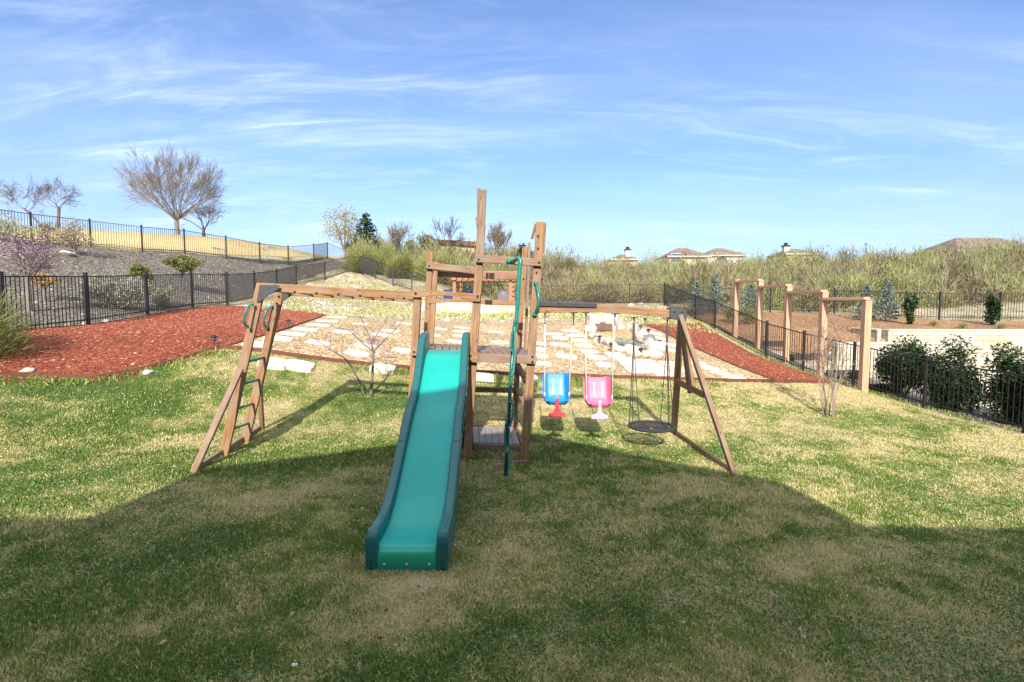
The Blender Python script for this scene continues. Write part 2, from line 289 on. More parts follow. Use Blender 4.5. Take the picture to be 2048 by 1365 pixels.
# ------------------------------------------------------------ mesh helpers
def setp(o, label=None, cat=None, group=None, kind=None):
    if label: o['label'] = label
    if cat: o['category'] = cat
    if group: o['group'] = group
    if kind: o['kind'] = kind
    return o
def thing(name, label, cat, loc, group=None):
    o = bpy.data.objects.new(name, None); C.objects.link(o); o.location = loc; o.empty_display_size = .1
    return setp(o, label, cat, group)
def world_loc(o):
    v = Vector(o.location)
    while o.parent: o = o.parent; v = v + Vector(o.location)
    return v
class MB:
    def __init__(s): s.v = []; s.f = []; s.smooth = False
    def add(s, vs, fs):
        k = len(s.v); s.v += [tuple(a) for a in vs]; s.f += [tuple(i + k for i in f) for f in fs]; return s
    def box(s, c, sz, rz=0):
        x, y, z = [a / 2 for a in sz]; ca, sa = math.cos(rz), math.sin(rz); vs = []
        for a, b_, d in ((-x,-y,-z),(x,-y,-z),(x,y,-z),(-x,y,-z),(-x,-y,z),(x,-y,z),(x,y,z),(-x,y,z)):
            vs.append((c[0] + a * ca - b_ * sa, c[1] + a * sa + b_ * ca, c[2] + d))
        return s.add(vs, [(0,3,2,1),(4,5,6,7),(0,1,5,4),(1,2,6,5),(2,3,7,6),(3,0,4,7)])
    def bar(s, p, q, w, t, up=(0, 0, 1)):
        p = Vector(p); q = Vector(q); d = (q - p).normalized(); u = Vector(up); sd_ = d.cross(u)
        if sd_.length < 1e-4: sd_ = d.cross(Vector((1, 0, 0)))
        sd_.normalize(); u = sd_.cross(d)
        o = [sd_ * a * w / 2 + u * b_ * t / 2 for a, b_ in ((-1,-1),(1,-1),(1,1),(-1,1))]
        return s.add([p + a for a in o] + [q + a for a in o], [(0,1,2,3),(7,6,5,4),(0,4,5,1),(1,5,6,2),(2,6,7,3),(3,7,4,0)])
    def tube(s, pts, r, n=6, cap=True):
        pts = [Vector(p) for p in pts]; rr = r if isinstance(r, (list, tuple)) else [r] * len(pts); k = len(s.v); N_ = len(pts); ref = None
        for i, p in enumerate(pts):
            d = (pts[min(i+1, N_-1)] - pts[max(i-1, 0)]);
            if d.length < 1e-9: d = Vector((0, 0, 1))
            d.normalize()
            if ref is None: ref = d.orthogonal().normalized()
            a = (ref - d * ref.dot(d));
            if a.length < 1e-6: a = d.orthogonal()
            a.normalize(); ref = a; b_ = d.cross(a)
            for j in range(n):
                t = 2 * math.pi * j / n; s.v.append(tuple(p + (a * math.cos(t) + b_ * math.sin(t)) * rr[i]))
        for i in range(N_ - 1):
            for j in range(n):
                a = k + i*n + j; b2 = k + i*n + (j+1) % n; s.f.append((a, b2, b2 + n, a + n))
        if cap: s.f.append(tuple(k + j for j in range(n))[::-1]); s.f.append(tuple(k + (N_-1)*n + j for j in range(n)))
        return s
    def build(s, name, mat, parent=None, origin=None, smooth=False, bevel=0):
        base = world_loc(parent) if parent else Vector((0, 0, 0))
        org = Vector(origin) if origin is not None else base
        me = bpy.data.meshes.new(name); me.from_pydata([tuple(Vector(v) - org) for v in s.v], [], s.f); me.update()
        if smooth: me.polygons.foreach_set('use_smooth', [True] * len(me.polygons))
        me.materials.append(mat); o = bpy.data.objects.new(name, me); C.objects.link(o)
        if parent: o.parent = parent; o.location = org - base
        else: o.location = org
        if bevel:
            md = o.modifiers.new('bevel', 'BEVEL'); md.width = bevel; md.segments = 2; md.limit_method = 'ANGLE'
        return o
def beam(name, p, q, w, t, mat, parent, up=(0, 0, 1), bevel=.006, label=None):
    """one timber with its own frame, so the grain runs along it"""
    p = Vector(p); q = Vector(q); d = (q - p); Ln = d.length; d.normalize(); u = Vector(up); x = u.cross(d)
    if x.length < 1e-3: x = Vector((0, 1, 0)).cross(d)
    x.normalize(); y = d.cross(x)
    b_ = MB(); b_.box((0, 0, Ln / 2), (w, t, Ln)); o = b_.build(name, mat, None, (0, 0, 0), bevel=bevel)
    mt = Matrix((x, y, d)).transposed(); o.rotation_mode = 'QUATERNION'; o.rotation_quaternion = mt.to_quaternion()
    # random texture offset through a shift of the mesh and a counter shift of the origin
    k = random.uniform(-3, 3)
    o.data.transform(Matrix.Translation((0, 0, k))); org = p - d * k
    if parent: o.parent = parent; o.location = org - world_loc(parent)
    else: o.location = org
    if label: o['label'] = label
    return o
def np_mesh(name, verts, faces_flat, nper, mat, attrs=None, parent=None, smooth=False, kind=None):
    base = np.array(world_loc(parent)) if parent else np.zeros(3)
    me = bpy.data.meshes.new(name); nv = len(verts); nf = len(faces_flat) // nper
    me.vertices.add(nv); me.vertices.foreach_set('co', (np.asarray(verts) - base).astype(np.float32).ravel())
    me.loops.add(nf * nper); me.loops.foreach_set('vertex_index', np.asarray(faces_flat, dtype=np.int32).ravel())
    me.polygons.add(nf); me.polygons.foreach_set('loop_start', np.arange(0, nf * nper, nper, dtype=np.int32))
    me.update(calc_edges=True)
    for k, a in (attrs or {}).items():
        at_ = me.attributes.new(k, 'FLOAT', 'POINT'); at_.data.foreach_set('value', np.asarray(a, dtype=np.float32).ravel())
    if smooth: me.polygons.foreach_set('use_smooth', np.ones(nf, dtype=bool))
    me.materials.append(mat); o = bpy.data.objects.new(name, me); C.objects.link(o)
    if parent: o.parent = parent
    if kind: o['kind'] = kind
    return o
def unit(a): return a / np.maximum(np.linalg.norm(a, axis=1, keepdims=True), 1e-9)
def leaves(name, cen, size, mat, rnd, parent=None, aspect=.55, up=None, smooth=False, kind=None, normal_bias=None):
    """cen (n,3); each leaf a pointed quad; up: (n,3) growth directions or None"""
    n_ = len(cen); size = np.broadcast_to(size, (n_,))
    d = unit(rs.normal(size=(n_, 3))) if up is None else unit(up)
    o_ = unit(np.cross(d, rs.normal(size=(n_, 3))))
    s_ = size[:, None]
    v = np.stack([cen - d * s_ * .5, cen + o_ * s_ * aspect * .5, cen + d * s_ * .5, cen - o_ * s_ * aspect * .5], 1).reshape(-1, 3)
    return np_mesh(name, v, np.arange(n_ * 4), 4, mat, {'rnd': np.repeat(np.clip(rnd, 0, 1), 4)}, parent, kind=kind)
def ell(n_, c, r, shell=.5):
    d = unit(rs.normal(size=(n_, 3))); k = (shell + (1 - shell) * rs.rand(n_, 1)) ; k = np.where(rs.rand(n_, 1) < .25, rs.rand(n_, 1), k)
    return np.array(c) + d * k * np.array(r)

# ------------------------------------------------------------ ground sheets
def axis_vals(fine0, fine1, step, far0, far1):
    a = list(np.arange(fine0, fine1 + 1e-6, step)); s_ = step; x = fine0
    while x > far0: s_ *= 1.18; x -= s_; a.insert(0, x)
    s_ = step; x = fine1
    while x < far1: s_ *= 1.18; x += s_; a.append(x)
    return np.array(a)
xs = axis_vals(-24, 24, .25, -900, 900); ys = axis_vals(-1, 42, .25, -300, 1500)
X, Y = np.meshgrid(xs, ys); Z = TZ(X.ravel(), Y.ravel())
ni, nj = len(xs), len(ys); idx = np.arange(ni * nj).reshape(nj, ni)
fc = np.stack([idx[:-1, :-1], idx[:-1, 1:], idx[1:, 1:], idx[1:, :-1]], -1).reshape(-1)
g = np_mesh('ground', np.stack([X.ravel(), Y.ravel(), Z], 1), fc, 4, M['dirt'], smooth=True, kind='structure')

def inpoly(px, py, poly):
    c = np.zeros(len(px), bool); j = len(poly) - 1
    for i in range(len(poly)):
        xi, yi = poly[i][:2]; xj, yj = poly[j][:2]
        if yi != yj:
            c ^= ((yi > py) != (yj > py)) & (px < (xj - xi) * (py - yi) / (yj - yi) + xi)
        j = i
    return c
def densify(poly, st, closed=True, jit=0):
    o = []; n_ = len(poly)
    for i in range(n_ if closed else n_ - 1):
        a = Vector(poly[i][:2]); b_ = Vector(poly[(i+1) % n_][:2]); k = max(1, int((b_ - a).length / st))
        for t in range(k):
            p = a.lerp(b_, t / k)
            if jit: p = p + Vector((fbm(np.array([p.x*2.]), np.array([p.y*2.]), 5)[0] - .5, fbm(np.array([p.x*2.]), np.array([p.y*2.]), 9)[0] - .5)) * jit
            o.append(p)
    if not closed: o.append(Vector(poly[-1][:2]))
    return o
def sheet(name, poly, off, mat, step=.25, kind='structure', attrs=None, jit=0):
    bd = densify(poly, step, True, jit); bx_ = np.array([[p.x, p.y] for p in bd])
    gx, gy = np.meshgrid(np.arange(bx_[:, 0].min(), bx_[:, 0].max(), step), np.arange(bx_[:, 1].min(), bx_[:, 1].max(), step))
    gx = gx.ravel(); gy = gy.ravel(); k = inpoly(gx, gy, bx_)
    # leave a margin so that no sliver faces appear
    pts = [Vector((p[0], p[1])) for p in bx_]
    gp = np.stack([gx[k], gy[k]], 1)
    if len(gp):
        dmin = np.full(len(gp), 9e9)
        for q in bx_: dmin = np.minimum(dmin, ((gp - q) ** 2).sum(1))
        gp = gp[dmin > (step * .45) ** 2]
    nb = len(pts); pts += [Vector((p[0], p[1])) for p in gp]
    v2, _, f2, *_r = delaunay_2d_cdt(pts, [(i, (i+1) % nb) for i in range(nb)], [], 1, 1e-5)
    xy = np.array([[p.x, p.y] for p in v2]); z = TZ(xy[:, 0], xy[:, 1]) + off
    me = bpy.data.meshes.new(name); me.from_pydata([(a[0], a[1], c) for a, c in zip(xy, z)], [], [tuple(f) for f in f2]); me.update()
    bm = bmesh.new(); bm.from_mesh(me); bmesh.ops.recalc_face_normals(bm, faces=bm.faces)
    if bm.faces and sum(f.normal.z for f in bm.faces) < 0: bmesh.ops.reverse_faces(bm, faces=bm.faces)
    bm.to_mesh(me); bm.free()
    me.polygons.foreach_set('use_smooth', [True] * len(me.polygons)); me.materials.append(mat)
    if attrs:
        vv = np.empty(len(me.vertices) * 3); me.vertices.foreach_get('co', vv); vv = vv.reshape(-1, 3)
        for kk, fn in attrs.items():
            at_ = me.attributes.new(kk, 'FLOAT', 'POINT'); at_.data.foreach_set('value', fn(vv[:, 0], vv[:, 1]).astype(np.float32))
    o = bpy.data.objects.new(name, me); C.objects.link(o); o['kind'] = kind; return o
def W2(lst): return [tuple(G(u, v)[:2]) for u, v in lst]
def PXY(u, v, d): p = P(u, v, d); return (p.x, p.y)

left_bed_low = W2([(0,753),(60,753),(130,757),(185,759),(240,750),(300,738),(360,722),(420,703),(441,698)])
left_fence_in = [(-10.25,10.4),(-9.75,12.5),(-10.2,15.2),(-10.5,18),(-10.4,19.3)]
mulch_left = [(-12.5,8.2)] + left_bed_low + W2([(480,687),(520,675),(560,664),(600,650),(640,636),(655,631)]) + W2([(600,622),(560,620)]) + [(-10.5,19.7),(-10.9,18),(-10.5,15.2),(-10.05,12.5),(-10.35,10.2)]
gl = W2([(441,699),(520,706),(640,722),(760,735),(860,743),(1024,752),(1200,757),(1340,762),(1450,765)])
gr_ = W2([(1560,767),(1480,738),(1420,712),(1370,690),(1330,668),(1292,653)])
gtop = W2([(1240,648),(1100,646),(1000,646),(930,648),(860,643),(760,640),(700,636),(656,632)])
gravel = gl + gr_ + gtop + W2([(640,637),(600,651),(560,665),(520,676),(480,688)])
mulch_right = W2([(1292,651),(1340,649),(1390,647),(1400,648)]) + [(8.0,20.5),(8.1,17.8),(8.6,16),(9.0,14.6)] + W2([(1635,768),(1562,768),(1482,739),(1422,713),(1372,691),(1332,669)])
right_fence_line = [(P(u, v, d).x, d) for u, v, d in [(2048,866,10.6),(1848,816,12.5),(1706,775,14.5),(1606,745,15.75),(1532,718,17.5),(1429,662,21.7),(1390,641,25.2),(1330,612,29.5)]]
lawn = [(-16,8.0)] + [(-12.5,8.2)] + left_bed_low + gl[1:] + W2([(1560,768),(1632,769)]) + [(9.05,14.6),(9.5,12.5),(10.0,10.6),(11.5,6),(12,-2),(12,-9),(-14,-9),(-16,0)]
def patchf(x, y):       # 0 = lush green, 1 = dry straw
    a = x * .8 + y * .6; b2 = -x * .6 + y * .8
    v = fbm(a * .5, b2 * .9, 21, 2) * .34 + fbm(a * 1.9, b2 * 3.2, 31, 3) * .36 + fbm(x * 9, y * 9, 47, 3) * .30
    v = (v - .5) * 2.9 + .37
    v = v + .19 * np.clip((x - 1) / 6, -.8, 1) + .05 * np.clip((y - 5) / 5, 0, 1)
    # worn soil at the foot of the slide and under the swings
    v = v + .3 * np.exp(-(((x + .78) / .36) ** 2 + ((y - 3.62) / .14) ** 2))
    return v
sheet('lawn', lawn, .015, M['lawn'], .16, attrs={'patch': patchf})
sheet('mulch_bed', mulch_left, .03, M['mulch_red'], .2, jit=.12)
sheet('mulch_bed', mulch_right, .03, M['mulch_red'], .2)
sheet('gravel_bed', gravel, .022, M['gravel'], .2)
hill = [(-10.7,8.5),(-10.5,10.4),(-10.15,12.5),(-10.6,15.2),(-11.0,18),(-11,19.7),(-11.7,23.3),(-12.35,27),(-13.2,31.5),(-13.3,36),(-11.9,39.3),
        (-14,41),(-14.2,37),(-15.5,33.7),(-16.5,29.8),(-18.5,25.8),(-20.4,25.0),(-21.2,22.9),(-22.6,20),(-25,12),(-24,6)]
sheet('hillside_mulch', hill, .02, M['mulch_grey'], .35)
mead = [(-14.2,42),(-14.5,37.2),(-15.9,33.9),(-16.8,30),(-18.8,26.1),(-20.6,25.2),(-21.6,23),(-23,20),(-26,12),(-26,5),(-95,5),(-95,100),(-12,100),(-13,60)]
sheet('meadow', mead, .02, M['meadow'], 1.2)
orange = [(9.0,29),(8.95,25.2),(8.9,21.9),(9.0,19.4),(10.2,18.2),(12.8,18.9),(13.5,19.35),(24.5,19.35),(26.5,21.0),(21,22.3),(18.8,22.8),(16,25.8),(10,28.8)]
sheet('orange_mulch_bed', orange, .03, M['mulch_orange'], .25)
sheet('gravel_path', [(10.15,12.6),(9.8,14.5),(9.75,15.2),(28,15.1),(28,9.5),(11,9.5)], .012, M['white_gravel'], .25)
sheet('gravel_path', [(9.7,15.65),(9.5,16.9),(28,16.9),(28,15.65)], .012, M['white_gravel'], .25)
sheet('gravel_path', [(9.4,17.4),(9.2,18.4),(10.2,18.0),(12.6,18.3),(13.0,17.4)], .012, M['white_gravel'], .25)
# brown ground under the brush: bare soil showing between the shrubs
# ------------------------------------------------------------ loose stones, chips and blades (uncountable)
def scatter_poly(poly, n_, yfac=0):
    p = np.array([q[:2] for q in poly]); lo = p.min(0); hi = p.max(0); o = np.zeros((0, 2))
    while len(o) < n_:
        c = lo + rs.rand(n_, 2) * (hi - lo)
        if yfac: c = c[rs.rand(len(c)) < (lo[1] / np.maximum(c[:, 1], .1)) ** yfac]
        c = c[inpoly(c[:, 0], c[:, 1], p)]; o = np.vstack([o, c])
    return o[:n_]
def pebbles(name, poly, n_, smin, smax, mat, flatness=.6, off=.02, jj=.35):
    xy = scatter_poly(poly, n_); z = TZ(xy[:, 0], xy[:, 1]) + off
    base = np.array([[1,0,0],[0,1,0],[-1,0,0],[0,-1,0],[0,0,1]], float)
    sz = smin + (smax - smin) * rs.rand(n_, 1, 1) ** 2; th = rs.rand(n_) * 6.28; jit = 1 + jj * rs.normal(size=(n_, 5, 1))
    v = base[None] * jit * sz; v[:, :, 0] *= 1.3; v[:, :, 2] *= flatness
    c, s_ = np.cos(th)[:, None], np.sin(th)[:, None]
    x = v[:, :, 0] * c - v[:, :, 1] * s_; y = v[:, :, 0] * s_ + v[:, :, 1] * c
    V = np.stack([x + xy[:, 0:1], y + xy[:, 1:2], v[:, :, 2] + z[:, None]], -1).reshape(-1, 3)
    f = np.array([[0,1,4],[1,2,4],[2,3,4],[3,0,4]])[None] + (np.arange(n_) * 5)[:, None, None]
    return np_mesh(name, V, f.reshape(-1), 3, mat, {'rnd': np.repeat(rs.rand(n_), 5)}, kind='stuff')
M['pebble'] = leafm('pebble', cc((0, (.15, .08, .035)), (.35, (.33, .21, .10)), (.75, (.42, .31, .17)), (1, (.56, .48, .35))), 0, .85)
M['chip'] = leafm('mulch_chip', cc((0, (.09, .016, .009)), (.4, (.23, .05, .025)), (.8, (.33, .092, .045)), (.97, (.45, .18, .09)), (1, (.6, .42, .28))), 0, .9)
M['chip_grey'] = leafm('grey_chip', cc((0, (.06, .05, .045)), (.6, (.2, .17, .14)), (.95, (.3, .26, .2)), (1, (.62, .58, .5))), 0, .9)
M['chip_rock'] = leafm('dry_rubble', cc((0, (.28, .21, .13)), (.6, (.46, .39, .29)), (1, (.68, .62, .52))), 0, .9)
pebbles('gravel', gravel, 60000, .012, .034, M['pebble'], .75, .012, .16)
pebbles('mulch_chips', mulch_left, 52000, .008, .03, M['chip'], .5, .03)
pebbles('mulch_chips', mulch_right, 26000, .008, .03, M['chip'], .5, .03)
pebbles('mulch_chips', hill, 26000, .015, .06, M['chip_grey'], .5, .02)
dry = W2([(656,630),(860,641),(1000,645),(1290,650)]) + [(8.3,20.5),(8.3,25.2),(8.4,29),(2,29.6),(-4.4,30.2),(-6,31.3),(-7.4,32.7),(-8.8,33.6),(-11.3,38.3),(-12.3,36),(-12.4,31.5),(-11.6,27),(-10.9,23.3),(-10.2,19.9)]
pebbles('rubble', dry, 9000, .02, .09, M['chip_rock'], .6, .0)

def blades(name, xy, ht, wd, rnd, lean=.6, off=.012, mat='blade'):
    n_ = len(xy); z = TZ(xy[:, 0], xy[:, 1]) + off
    th = rs.rand(n_) * 6.283; ln = rs.normal(size=n_) * lean * .5 + .25; dirx = np.cos(th); diry = np.sin(th)
    ph = rs.rand(n_) * 6.283; wx = np.cos(ph) * wd / 2; wy = np.sin(ph) * wd / 2
    b0 = np.stack([xy[:, 0], xy[:, 1], z], 1)
    mid = b0 + np.stack([dirx * ln * ht * .35, diry * ln * ht * .35, ht * .6], 1)
    top = b0 + np.stack([dirx * ln * ht * 1.2, diry * ln * ht * 1.2, ht * (1 - .35 * np.abs(ln))], 1)
    wv = np.stack([wx, wy, np.zeros(n_)], 1)
    V = np.stack([b0 - wv, b0 + wv, mid + wv * .8, mid - wv * .8, top], 1).reshape(-1, 3)
    k = (np.arange(n_) * 5)[:, None]
    # tris only, so that a single face size is used
    f = np.hstack([k + 0, k + 1, k + 2, k + 0, k + 2, k + 3, k + 3, k + 2, k + 4])
    return np_mesh(name, V, f.reshape(-1), 3, M[mat], {'rnd': np.repeat(np.clip(rnd, 0, 1), 5)}, kind='stuff')
nb = 860000
u1 = rs.rand(nb); d0, d1 = 2.1, 14.5; dd = (d0 ** .5 + u1 * (d1 ** .5 - d0 ** .5)) ** 2
xx = (rs.rand(nb) * 2 - 1) * 1.12 * dd; ok = inpoly(xx, dd, lawn); xx = xx[ok]; dd = dd[ok]
pt = patchf(xx, dd); k = len(xx)
straw = rs.rand(k) < np.clip(.17 + (pt - .25) * 1.15, .10, .80)
bare = (fbm(xx * 3.5, dd * 3.5, 77, 3) > .72) & (rs.rand(k) < .5)
worn = np.exp(-(((xx + .78) / .34) ** 2 + ((dd - 3.62) / .12) ** 2)) > rs.rand(k) * 1.0 + .1
keep = ~(bare | worn); xx, dd, pt, straw = xx[keep], dd[keep], pt[keep], straw[keep]; k = len(xx)
tall = np.clip(fbm(xx * .9, dd * .9, 55, 3) * 1.9 - .2, .65, 1.35) * np.clip(1.5 - dd * .06, .9, 1.4)
ht = np.where(straw, .014 + .024 * rs.rand(k), .014 + .022 * rs.rand(k)) * tall * (1 + .02 * dd)
wd = (.0038 + .0030 * rs.rand(k)) * (np.maximum(dd, 2.5) / 3) ** .8
rv = np.where(straw, .60 + .4 * rs.rand(k), .08 + .44 * rs.rand(k) * (.5 + pt))
gr = blades('grass', np.stack([xx, dd], 1), ht, wd, rv, 1.1)
# broad-leaved clover in the shaded patches
nc = 170000; dd = (d0 ** .5 + rs.rand(nc) * (9.5 ** .5 - d0 ** .5)) ** 2; xx = (rs.rand(nc) * 2 - 1) * 1.1 * dd
cl = fbm(xx * .8 + 4, dd * .8, 91, 4); ok = inpoly(xx, dd, lawn) & (cl + rs.rand(nc) * .16 > .61) ; xx, dd = xx[ok], dd[ok]; k = len(xx)
z = TZ(xx, dd) + .018 + .022 * rs.rand(k)
up = np.stack([rs.normal(size=k), rs.normal(size=k), rs.normal(size=k) * .3], 1)
leaves('clover', np.stack([xx, dd, z], 1), .011 + .009 * rs.rand(k), leafm('clover_leaf', cc((0, (.04, .10, .03)), (.6, (.09, .18, .045)), (1, (.18, .27, .08))), .2), rs.rand(k), aspect=.9, up=up, kind='stuff')
# tufts on the dry slope behind the gravel
xy = scatter_poly(dry, 26000); gm_ = fbm(xy[:, 0] * .8, xy[:, 1] * .8, 14, 4); kk = gm_ + rs.rand(len(xy)) * .15 > .52; xy = xy[kk]; k = len(xy)
blades('dry_slope_grass', xy, .05 + .09 * rs.rand(k), .02 + .012 * rs.rand(k), np.where(rs.rand(k) < .45, .18 + .25 * rs.rand(k), .58 + .3 * rs.rand(k)), .9)
# weeds along the bed edges
ed = []
for line in (left_bed_low, gl):
    for a, b_ in zip(line[:-1], line[1:]):
        L_ = math.dist(a, b_); m_ = int(L_ * 120); t = rs.rand(m_, 1); q = np.array(a) * (1 - t) + np.array(b_) * t
        q[:, 1] -= .12 + np.abs(rs.normal(size=m_)) * .22; q[:, 0] += rs.normal(size=m_) * .1
        q = q[fbm(q[:, 0] * 1.3, q[:, 1] * 1.3, 8, 3) > .5]; ed.append(q)
for a, b_ in zip(right_fence_line[:-2], right_fence_line[1:-1]):
    L_ = math.dist(a, b_); m_ = int(L_ * 90); t = rs.rand(m_, 1); q = np.array(a) * (1 - t) + np.array(b_) * t; q[:, 0] -= np.abs(rs.normal(size=m_)) * .12; ed.append(q)
ed = np.vstack(ed); k = len(ed)
blades('edge_weeds', ed, .04 + .09 * rs.rand(k), .014 + .01 * rs.rand(k), .05 + .45 * rs.rand(k), 1.1)

# ------------------------------------------------------------ edging
def strip(name, pts, w_, h_, mat, label, cat, off=.0, group=None):
    pp = densify(pts, .3, False); p3 = [on(p.x, p.y, off + h_ / 2 - .02) for p in pp]; b_ = MB()
    for a, c in zip(p3[:-1], p3[1:]): b_.bar(a, c, w_, h_)
    o = b_.build(name, mat, None, p3[0]); return setp(o, label, cat, group)
strip('bed_edging', left_bed_low, .04, .09, M['edging'], 'rust brown edging strip along the curved front of the left red mulch bed', 'edging')
strip('bed_edging', gl + W2([(1560,767),(1633,768)]), .05, .11, M['edging'], 'long rust brown edging strip between the lawn and the tan gravel bed', 'edging')
strip('bed_edging', [gl[0]] + W2([(480,688),(520,676),(560,665),(600,651),(640,637)]), .04, .08, M['edging'], 'dark edging strip between the left red mulch bed and the gravel', 'edging')
strip('bed_edging', gr_, .04, .08, M['edging'], 'dark edging strip between the gravel and the right red mulch bed', 'edging')

# ------------------------------------------------------------ fences
def fence(name, posts, label, hgt=1.2, sp=.1, post_w=.06, picket=.0135, rails=(.97, .12), mat=None, sub=None):
    """posts: list of (x, y)"""
    mat = mat or M['black']; p0 = on(*posts[0]); t = thing(name, label, 'fence', p0)
    for (x, y) in posts:
        b_ = MB(); b = on(x, y); b_.box((x, y, b.z + hgt / 2 + .0), (post_w, post_w, hgt + .08)); b_.box((x, y, b.z + hgt + .05), (post_w + .012, post_w + .012, .02))
        b_.build('post', mat, t)
    for a, c in zip(posts[:-1], posts[1:]):
        A = on(*a); B = on(*c); n_ = max(2, int((B - A).to_2d().length / sp)); b_ = MB()
        for i in range(1, n_):
            q = A.lerp(B, i / n_); zb = q.z + .05
            b_.box((q.x, q.y, q.z + (.05 + hgt * rails[0]) / 2 + .0), (picket, picket, hgt * rails[0] - .05))
        for r in rails: b_.bar(A + Vector((0, 0, hgt * r)), B + Vector((0, 0, hgt * r)), .022, .028)
        b_.build('panel', mat, t)
    return t
def fp(l): return [PXY(*a) for a in l]
fence('metal_fence', [(-10.6, 8.6)] + fp([(9,672,10.4),(176,653,12.5),(295,632,15.2),(385,617,18),(455,611,19.7),(510,600,23.3),(554,587,27),(593,572,31.5),(650,562,36)]) + [(-11.55, 38.9)],
      'black metal picket fence behind the left red mulch bed, running up the slope', post_w=.065)
fence('metal_fence', [(-11.45, 39.0)] + fp([(751,558,34),(786,573,33),(824,583,31.5),(870,601,30.5)]) + [(x, 30.0 - .03 * x) for x in (-2.6, -.75, 1.1, 2.95, 4.8, 6.65)] + [(8.55, 29.6)],
      'black metal picket fence across the back of the yard in front of the brush')
fence('metal_fence', right_fence_line, 'black metal picket fence down the right side of the lawn beside the tall cedar posts')
fence('metal_fence', fp([(0,478,22),(64,485,23),(182,494,25.2),(285,504,26),(370,512,28),(453,518,30),(520,524,32.2),(577,527,34.5),(628,526,37)]) + [(-14.0, 40.2), (-11.6, 39.1)],
      'black metal picket fence along the top of the grey mulch hillside', hgt=1.25, post_w=.06)
fence('metal_fence', [(8.7, 29.5), (11.0, 28.5), (13.4, 27.3)] + fp([(1668,630,26),(1775,636,24.4),(1878,641,23),(1998,643,22.5)]) + [(23.4, 22.0), (26, 21.4)],
      'black metal picket fence behind the orange mulch in the yard on the right')

# ------------------------------------------------------------ play set
W = M['wood']; WO = M['wood_old']
ps = thing('play_set', 'wooden play set with teal slide, monkey bars and swing beam on the lawn', 'play set', on(-.1, 7.3))
def pb(name, a, b_, w_, t_, mat=W, up=(0, 1, 0), parent=ps, **k): return beam(name, P(*a), P(*b_), w_, t_, mat, parent, up, **k)
FD, BD = 6.68, 8.1
# tower posts
pb('post', (934,922,FD), (963,449,FD), .10, .09)
pb('post_extension', (961,520,FD-.075), (967,380,FD-.075), .078, .05, WO)
pb('post_extension', (957.5,462,FD+.07), (957.5,378,FD+.07), .04, .09, WO)
pb('post_extension', (959,476,FD+.15), (954,436,FD+.15), .04, .08, WO)
pb('post', (1048,925,FD), (1081,445,FD), .105, .095)
pb('post_extension', (1083,505,FD+.09), (1086.5,447,FD+.09), .08, .06, WO)
pb('post', (1027,866,BD), (1050,494,BD), .085, .085, W)
pb('side_board', (1050,707,BD-.35), (1059,486,BD-.35), .04, .14, WO)
pb('side_board', (1057,708,FD+.25), (1073,500,FD+.25), .035, .12, W)
pb('side_board', (1064,478,FD+.35), (1072,448,FD+.3), .04, .09, WO)
pb('post', (845,866,BD), (861,505,BD), .085, .085, W)
pb('post', (862,690,BD-.05), (872,524,BD-.05), .075, .06, W)
pb('post', (817,922,FD), (836,590,FD), .088, .085, W)
# arches (boards with a curved underside)
def arch(name, a, b_, d, hh, mid, th, mat, a0=.12, a1=.88):
    p = P(*a, d); q = P(*b_, d); ax = (q - p); Ln = ax.length; ax.normalize(); up = Vector((-ax.z, 0, ax.x)); bm_ = MB(); n_ = 20; vs = []
    for i in range(n_ + 1):
        t = i / n_; s_ = 0
        if a0 < t < a1: s_ = math.sin((t - a0) / (a1 - a0) * math.pi) ** .8
        lo = -hh + (hh - mid) * s_
        for y in (-th / 2, th / 2):
            for h_ in (0, lo): vs.append((t * Ln, y, h_))
    fs = []
    for i in range(n_):
        k = i * 4; fs += [(k, k+4, k+5, k+1), (k+3, k+7, k+6, k+2), (k+2, k+6, k+4, k), (k+1, k+5, k+7, k+3)]
    fs += [(0, 1, 3, 2), (n_*4+2, n_*4+3, n_*4+1, n_*4)]
    # grain along the board: local z is the long axis
    bm_.add([(-v[2], v[1], v[0]) for v in vs], fs)
    o = bm_.build(name, mat, None, (0, 0, 0), bevel=.004)
    o.rotation_mode = 'QUATERNION'; o.rotation_quaternion = Matrix((-up, Vector((0, 1, 0)), ax)).transposed().to_quaternion()
    bmf = bmesh.new(); bmf.from_mesh(o.data); bmesh.ops.recalc_face_normals(bmf, faces=bmf.faces); bmf.to_mesh(o.data); bmf.free()
    o.parent = ps; o.location = p - world_loc(ps); return o
arch('arched_board', (824,579), (961,588), FD-.07, .10, .05, .035, M['wood'])
arch('arched_board', (858,597), (1034,602), BD-.07, .075, .04, .035, M['wood'], .08, .62)
# rails

pb('rail', (952,517.5,FD-.08), (1083,525.5,FD-.08), .095, .05, WO)
pb('rail', (853,531,BD-.08), (958,543,BD-.08), .10, .06, WO)
pb('rail', (870,548,BD+.08), (1044,555,BD+.08), .09, .06, WO)
